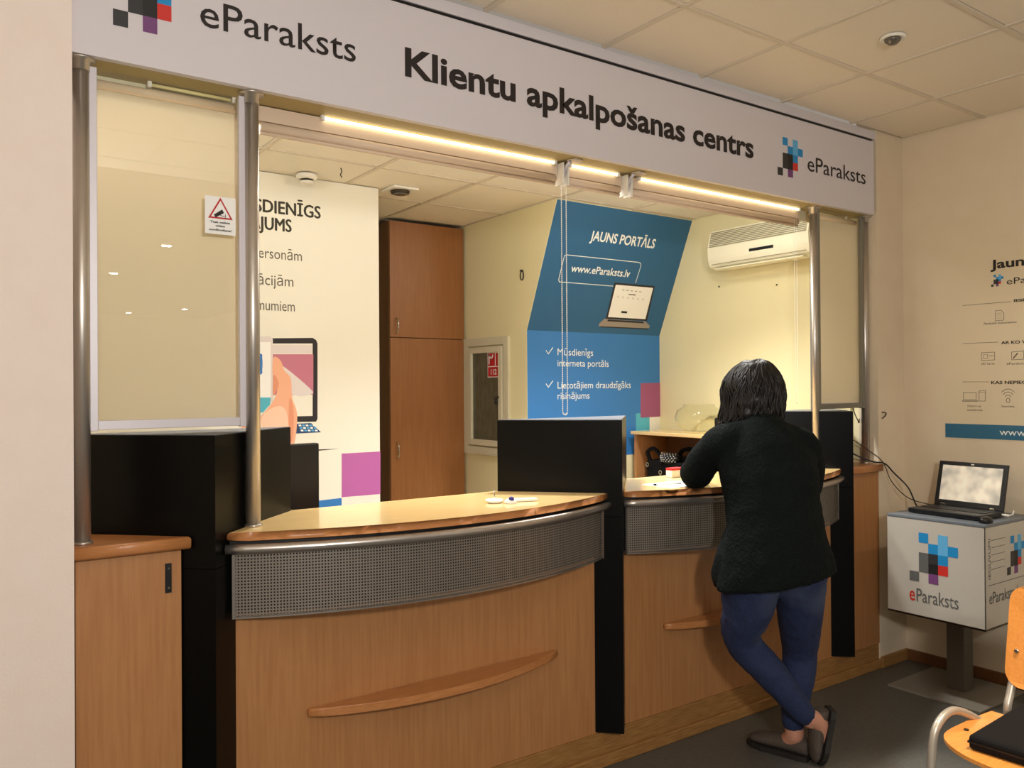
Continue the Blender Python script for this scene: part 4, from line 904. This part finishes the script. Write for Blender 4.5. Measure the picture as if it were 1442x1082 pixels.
# cardigan
bm = bmesh.new()
def sec(c, w_, d_, tw=0):
    a_ = R(tw); r_ = rd*math.cos(a_)+fd*math.sin(a_); f_ = fd*math.cos(a_)-rd*math.sin(a_); return (c, r_*w_, f_*d_)
def hem(c, w_, d_, t_): return (c, rd*w_+UPV*t_, fd*d_)
loft(bm, [hem(Vector((2.826, 2.138, .806)), .244, .165, .042), hem(Vector((2.827, 2.138, .865)), .230, .166, .030), hem(Vector((2.832, 2.140, .93)), .216, .164, .012), sec(Vector((2.838, 2.152, 1.02)), .196, .158), sec(Vector((2.850, 2.172, 1.12)), .192, .152),
          sec(Vector((2.862, 2.200, 1.23)), .208, .152), sec(Vector((2.872, 2.225, 1.31)), .206, .142), sec(Vector((2.880, 2.240, 1.365)), .186, .128), sec(Vector((2.888, 2.255, 1.415)), .138, .108), sec(Vector((2.893, 2.265, 1.455)), .085, .085), sec(Vector((2.898, 2.275, 1.475)), .072, .074)])
limb(bm, [shL-UPV*.025+rd*.01, (shL+elL)/2-rd*.012, elL+Vector((0, 0, .004)), elL*.4+wrL*.6, wrL], [.064, .068, .070, .058, .046])
limb(bm, [shR-UPV*.01, (shR+elR)/2+rd*.022, elR, elR*.5+wrR*.5, wrR], [.070, .076, .068, .058, .046])
limb(bm, [nb-rd*.045-UPV*.035, shL-rd*.005-UPV*.005, shL*.62+elL*.38-rd*.012], [.062, .072, .070])
limb(bm, [nb+rd*.045-UPV*.035, shR+rd*.005-UPV*.010, shR*.62+elR*.38+rd*.012], [.062, .070, .070])
# drooping front corner of the open cardigan at her left side
loft(bm, [sec(Vector((2.835, 2.145, 1.02))-rd*.14+fd*.06, .04, .07), sec(Vector((2.832, 2.138, .90))-rd*.178+fd*.07, .052, .085), sec(Vector((2.832, 2.138, .82))-rd*.205+fd*.08, .040, .070), sec(Vector((2.832, 2.138, .775))-rd*.225+fd*.08, .018, .040), sec(Vector((2.832, 2.138, .758))-rd*.232+fd*.08, .004, .012)], 14)
card = remesh('cardigan', bm, 'knit', .010, wo, 3, .016, .09)
# cut the hem flat but ragged: drop verts of the underside upwards
for v in card.data.vertices:
    pass
# jeans
bm = bmesh.new()
loft(bm, [sec(pel+UPV*.06, .165, .125), sec(pel-UPV*.02-fd*.01, .175, .145), sec(pel-UPV*.08-fd*.005-rd*.008, .164, .135)])
limb(bm, [hipL, hipL*.5+knL*.5-fd*.01, knL, knL*.62+anL*.38, anL+Vector((-.02, .012, .03))], [.128, .108, .076, .070, .048])
limb(bm, [hipR, hipR*.5+knR*.5, knR, knR*.6+anR*.4, anR+UPV*.03], [.112, .096, .075, .072, .050])
remesh('jeans', bm, 'denim', .009, wo, 4, .008, .05)
for an, kn in ((anL, knL), (anR, knR)):
    d = (kn-an).normalized(); c = an+d*.035; u_, v_ = frame_of(d)
    tube('frayed_cuff', [c+(u_*math.cos(k*math.pi/8)+v_*math.sin(k*math.pi/8))*.047 for k in range(16)], .0055, 'denimlt', wo, 6, True) if 'denimlt' in M else None
# shoes: low loafers
def shoe(name, heel, toe, upv, w_, par):
    d = (toe-heel); L_ = d.length; d.normalize(); s_ = d.cross(upv).normalized()
    bm = bmesh.new()
    prof_ = [(0.0, .030, .060), (.03, .037, .074), (.09, .039, .072), (.14, .043, .062), (.19, .049, .052), (.235, .042, .042), (.262, .022, .026)]
    rings = []
    for t_, hw_, h_ in prof_:
        c = heel+d*(t_/.262*L_)+upv*(.016+h_*.5); rings.append((c, s_*hw_*w_, upv*h_*.5))
    loft(bm, rings, 20); up_ = remesh(name, bm, 'shoe', .006, par, 3)
    bm = bmesh.new(); pts_ = []
    for t_, hw_, h_ in prof_: pts_.append((t_/.262*L_, hw_*w_*1.08+.003))
    outl = [(a_-.004 if i == 0 else a_+(.005 if i == len(pts_)-1 else 0), b_) for i, (a_, b_) in enumerate(pts_)]
    ring = [(a_, b_) for a_, b_ in outl] + [(a_, -b_) for a_, b_ in reversed(outl)]
    lo = [bm.verts.new(heel+d*a_+s_*b_) for a_, b_ in ring]; hi = [bm.verts.new(heel+d*a_+s_*b_+upv*.022) for a_, b_ in ring]
    bm.faces.new(lo[::-1]); bm.faces.new(hi)
    for i in range(len(ring)): bm.faces.new((lo[i], lo[(i+1) % len(ring)], hi[(i+1) % len(ring)], hi[i]))
    bm_obj('sole', bm, 'sole', up_)
shoe('shoe', Vector((3.075, 2.168, .001)), Vector((3.020, 2.430, .001)), Vector((0, 0, 1)), 1.05, wo)
tL = Vector((3.110, 2.085, .004)); hL = Vector((3.105, 2.085, .215)); shoe('shoe', Vector((3.128, 2.086, .228)), Vector((3.092, 2.118, .010)), Vector((-.78, .60, .02)).normalized(), 1.12, wo)
# feet of bare skin in shoes
bm = bmesh.new(); limb(bm, [anR+UPV*.02, anR-UPV*.03+Vector((.005, 0, 0)), Vector((3.050, 2.27, .05))], [.038, .040, .030]); limb(bm, [anL+Vector((-.01, 0, .02)), anL+Vector((.045, -.015, -.02)), Vector((3.085, 2.12, .10))], [.037, .038, .030]); remesh('bare_foot', bm, 'skin', .006, wo, 2)
# hair: wavy bob, side parted, longer at her left
bm = bmesh.new()
ico(bm, head+UPV*.012-fd*.008, (.112, .114, .112)); ico(bm, head-UPV*.055-fd*.022, (.124, .110, .100)); ico(bm, head-UPV*.105-fd*.025-rd*.012, (.118, .090, .055))
hair = remesh('hair', bm, 'hair', .008, wo, 4, .014, .04)
for v in hair.data.vertices:
    q = v.co - head
    if q.dot(fd) > .045 and abs(q.dot(rd)) < .085 and q.z < .075: v.co -= fd*(q.dot(fd)-.045)*1.0
bm = bmesh.new(); rnd = random.Random(3); part = head + UPV*.122 + rd*.03
for k in range(330):
    a_ = rnd.uniform(-2.35, 2.35); di = (-fd*math.cos(a_) + rd*math.sin(a_)); tg = Vector((-di.y, di.x, 0)); ph = rnd.uniform(0, 6.3); amp = rnd.uniform(.005, .019); L_ = rnd.uniform(.95, 1.25)
    end = head + di*(.118+rnd.uniform(-.006, .012)) - UPV*(.105+.045*L_-.9*.03) - rd*.010 + tg*rnd.uniform(-.02, .02)
    if di.dot(rd) < -.3: end -= UPV*.014
    mid1 = head + di*.070 + UPV*.100 + rd*.010; mid2 = head + di*.119 + UPV*.030; mid3 = head + di*.128 - UPV*.050
    base = smooth_path([part + di*.008, mid1, mid2, mid3, end, end - di*.014 - UPV*.012], 4)
    pts_ = []
    for j, p in enumerate(base):
        t_ = j/(len(base)-1); wv = amp*math.sin(ph+t_*13)*min(1, t_*2.2); pts_.append(p + tg*wv + di*amp*.55*math.cos(ph*1.7+t_*12)*min(1, t_*2))
    n_ = len(pts_); rb = rnd.uniform(.0030, .0052)
    tube_bm(bm, pts_, [rb*(1 if i < n_-4 else (n_-i)/4.2) for i in range(n_)], 5)
o = bm_obj('hair_locks', bm, 'hair', wo, True); o['kind'] = 'stuff'
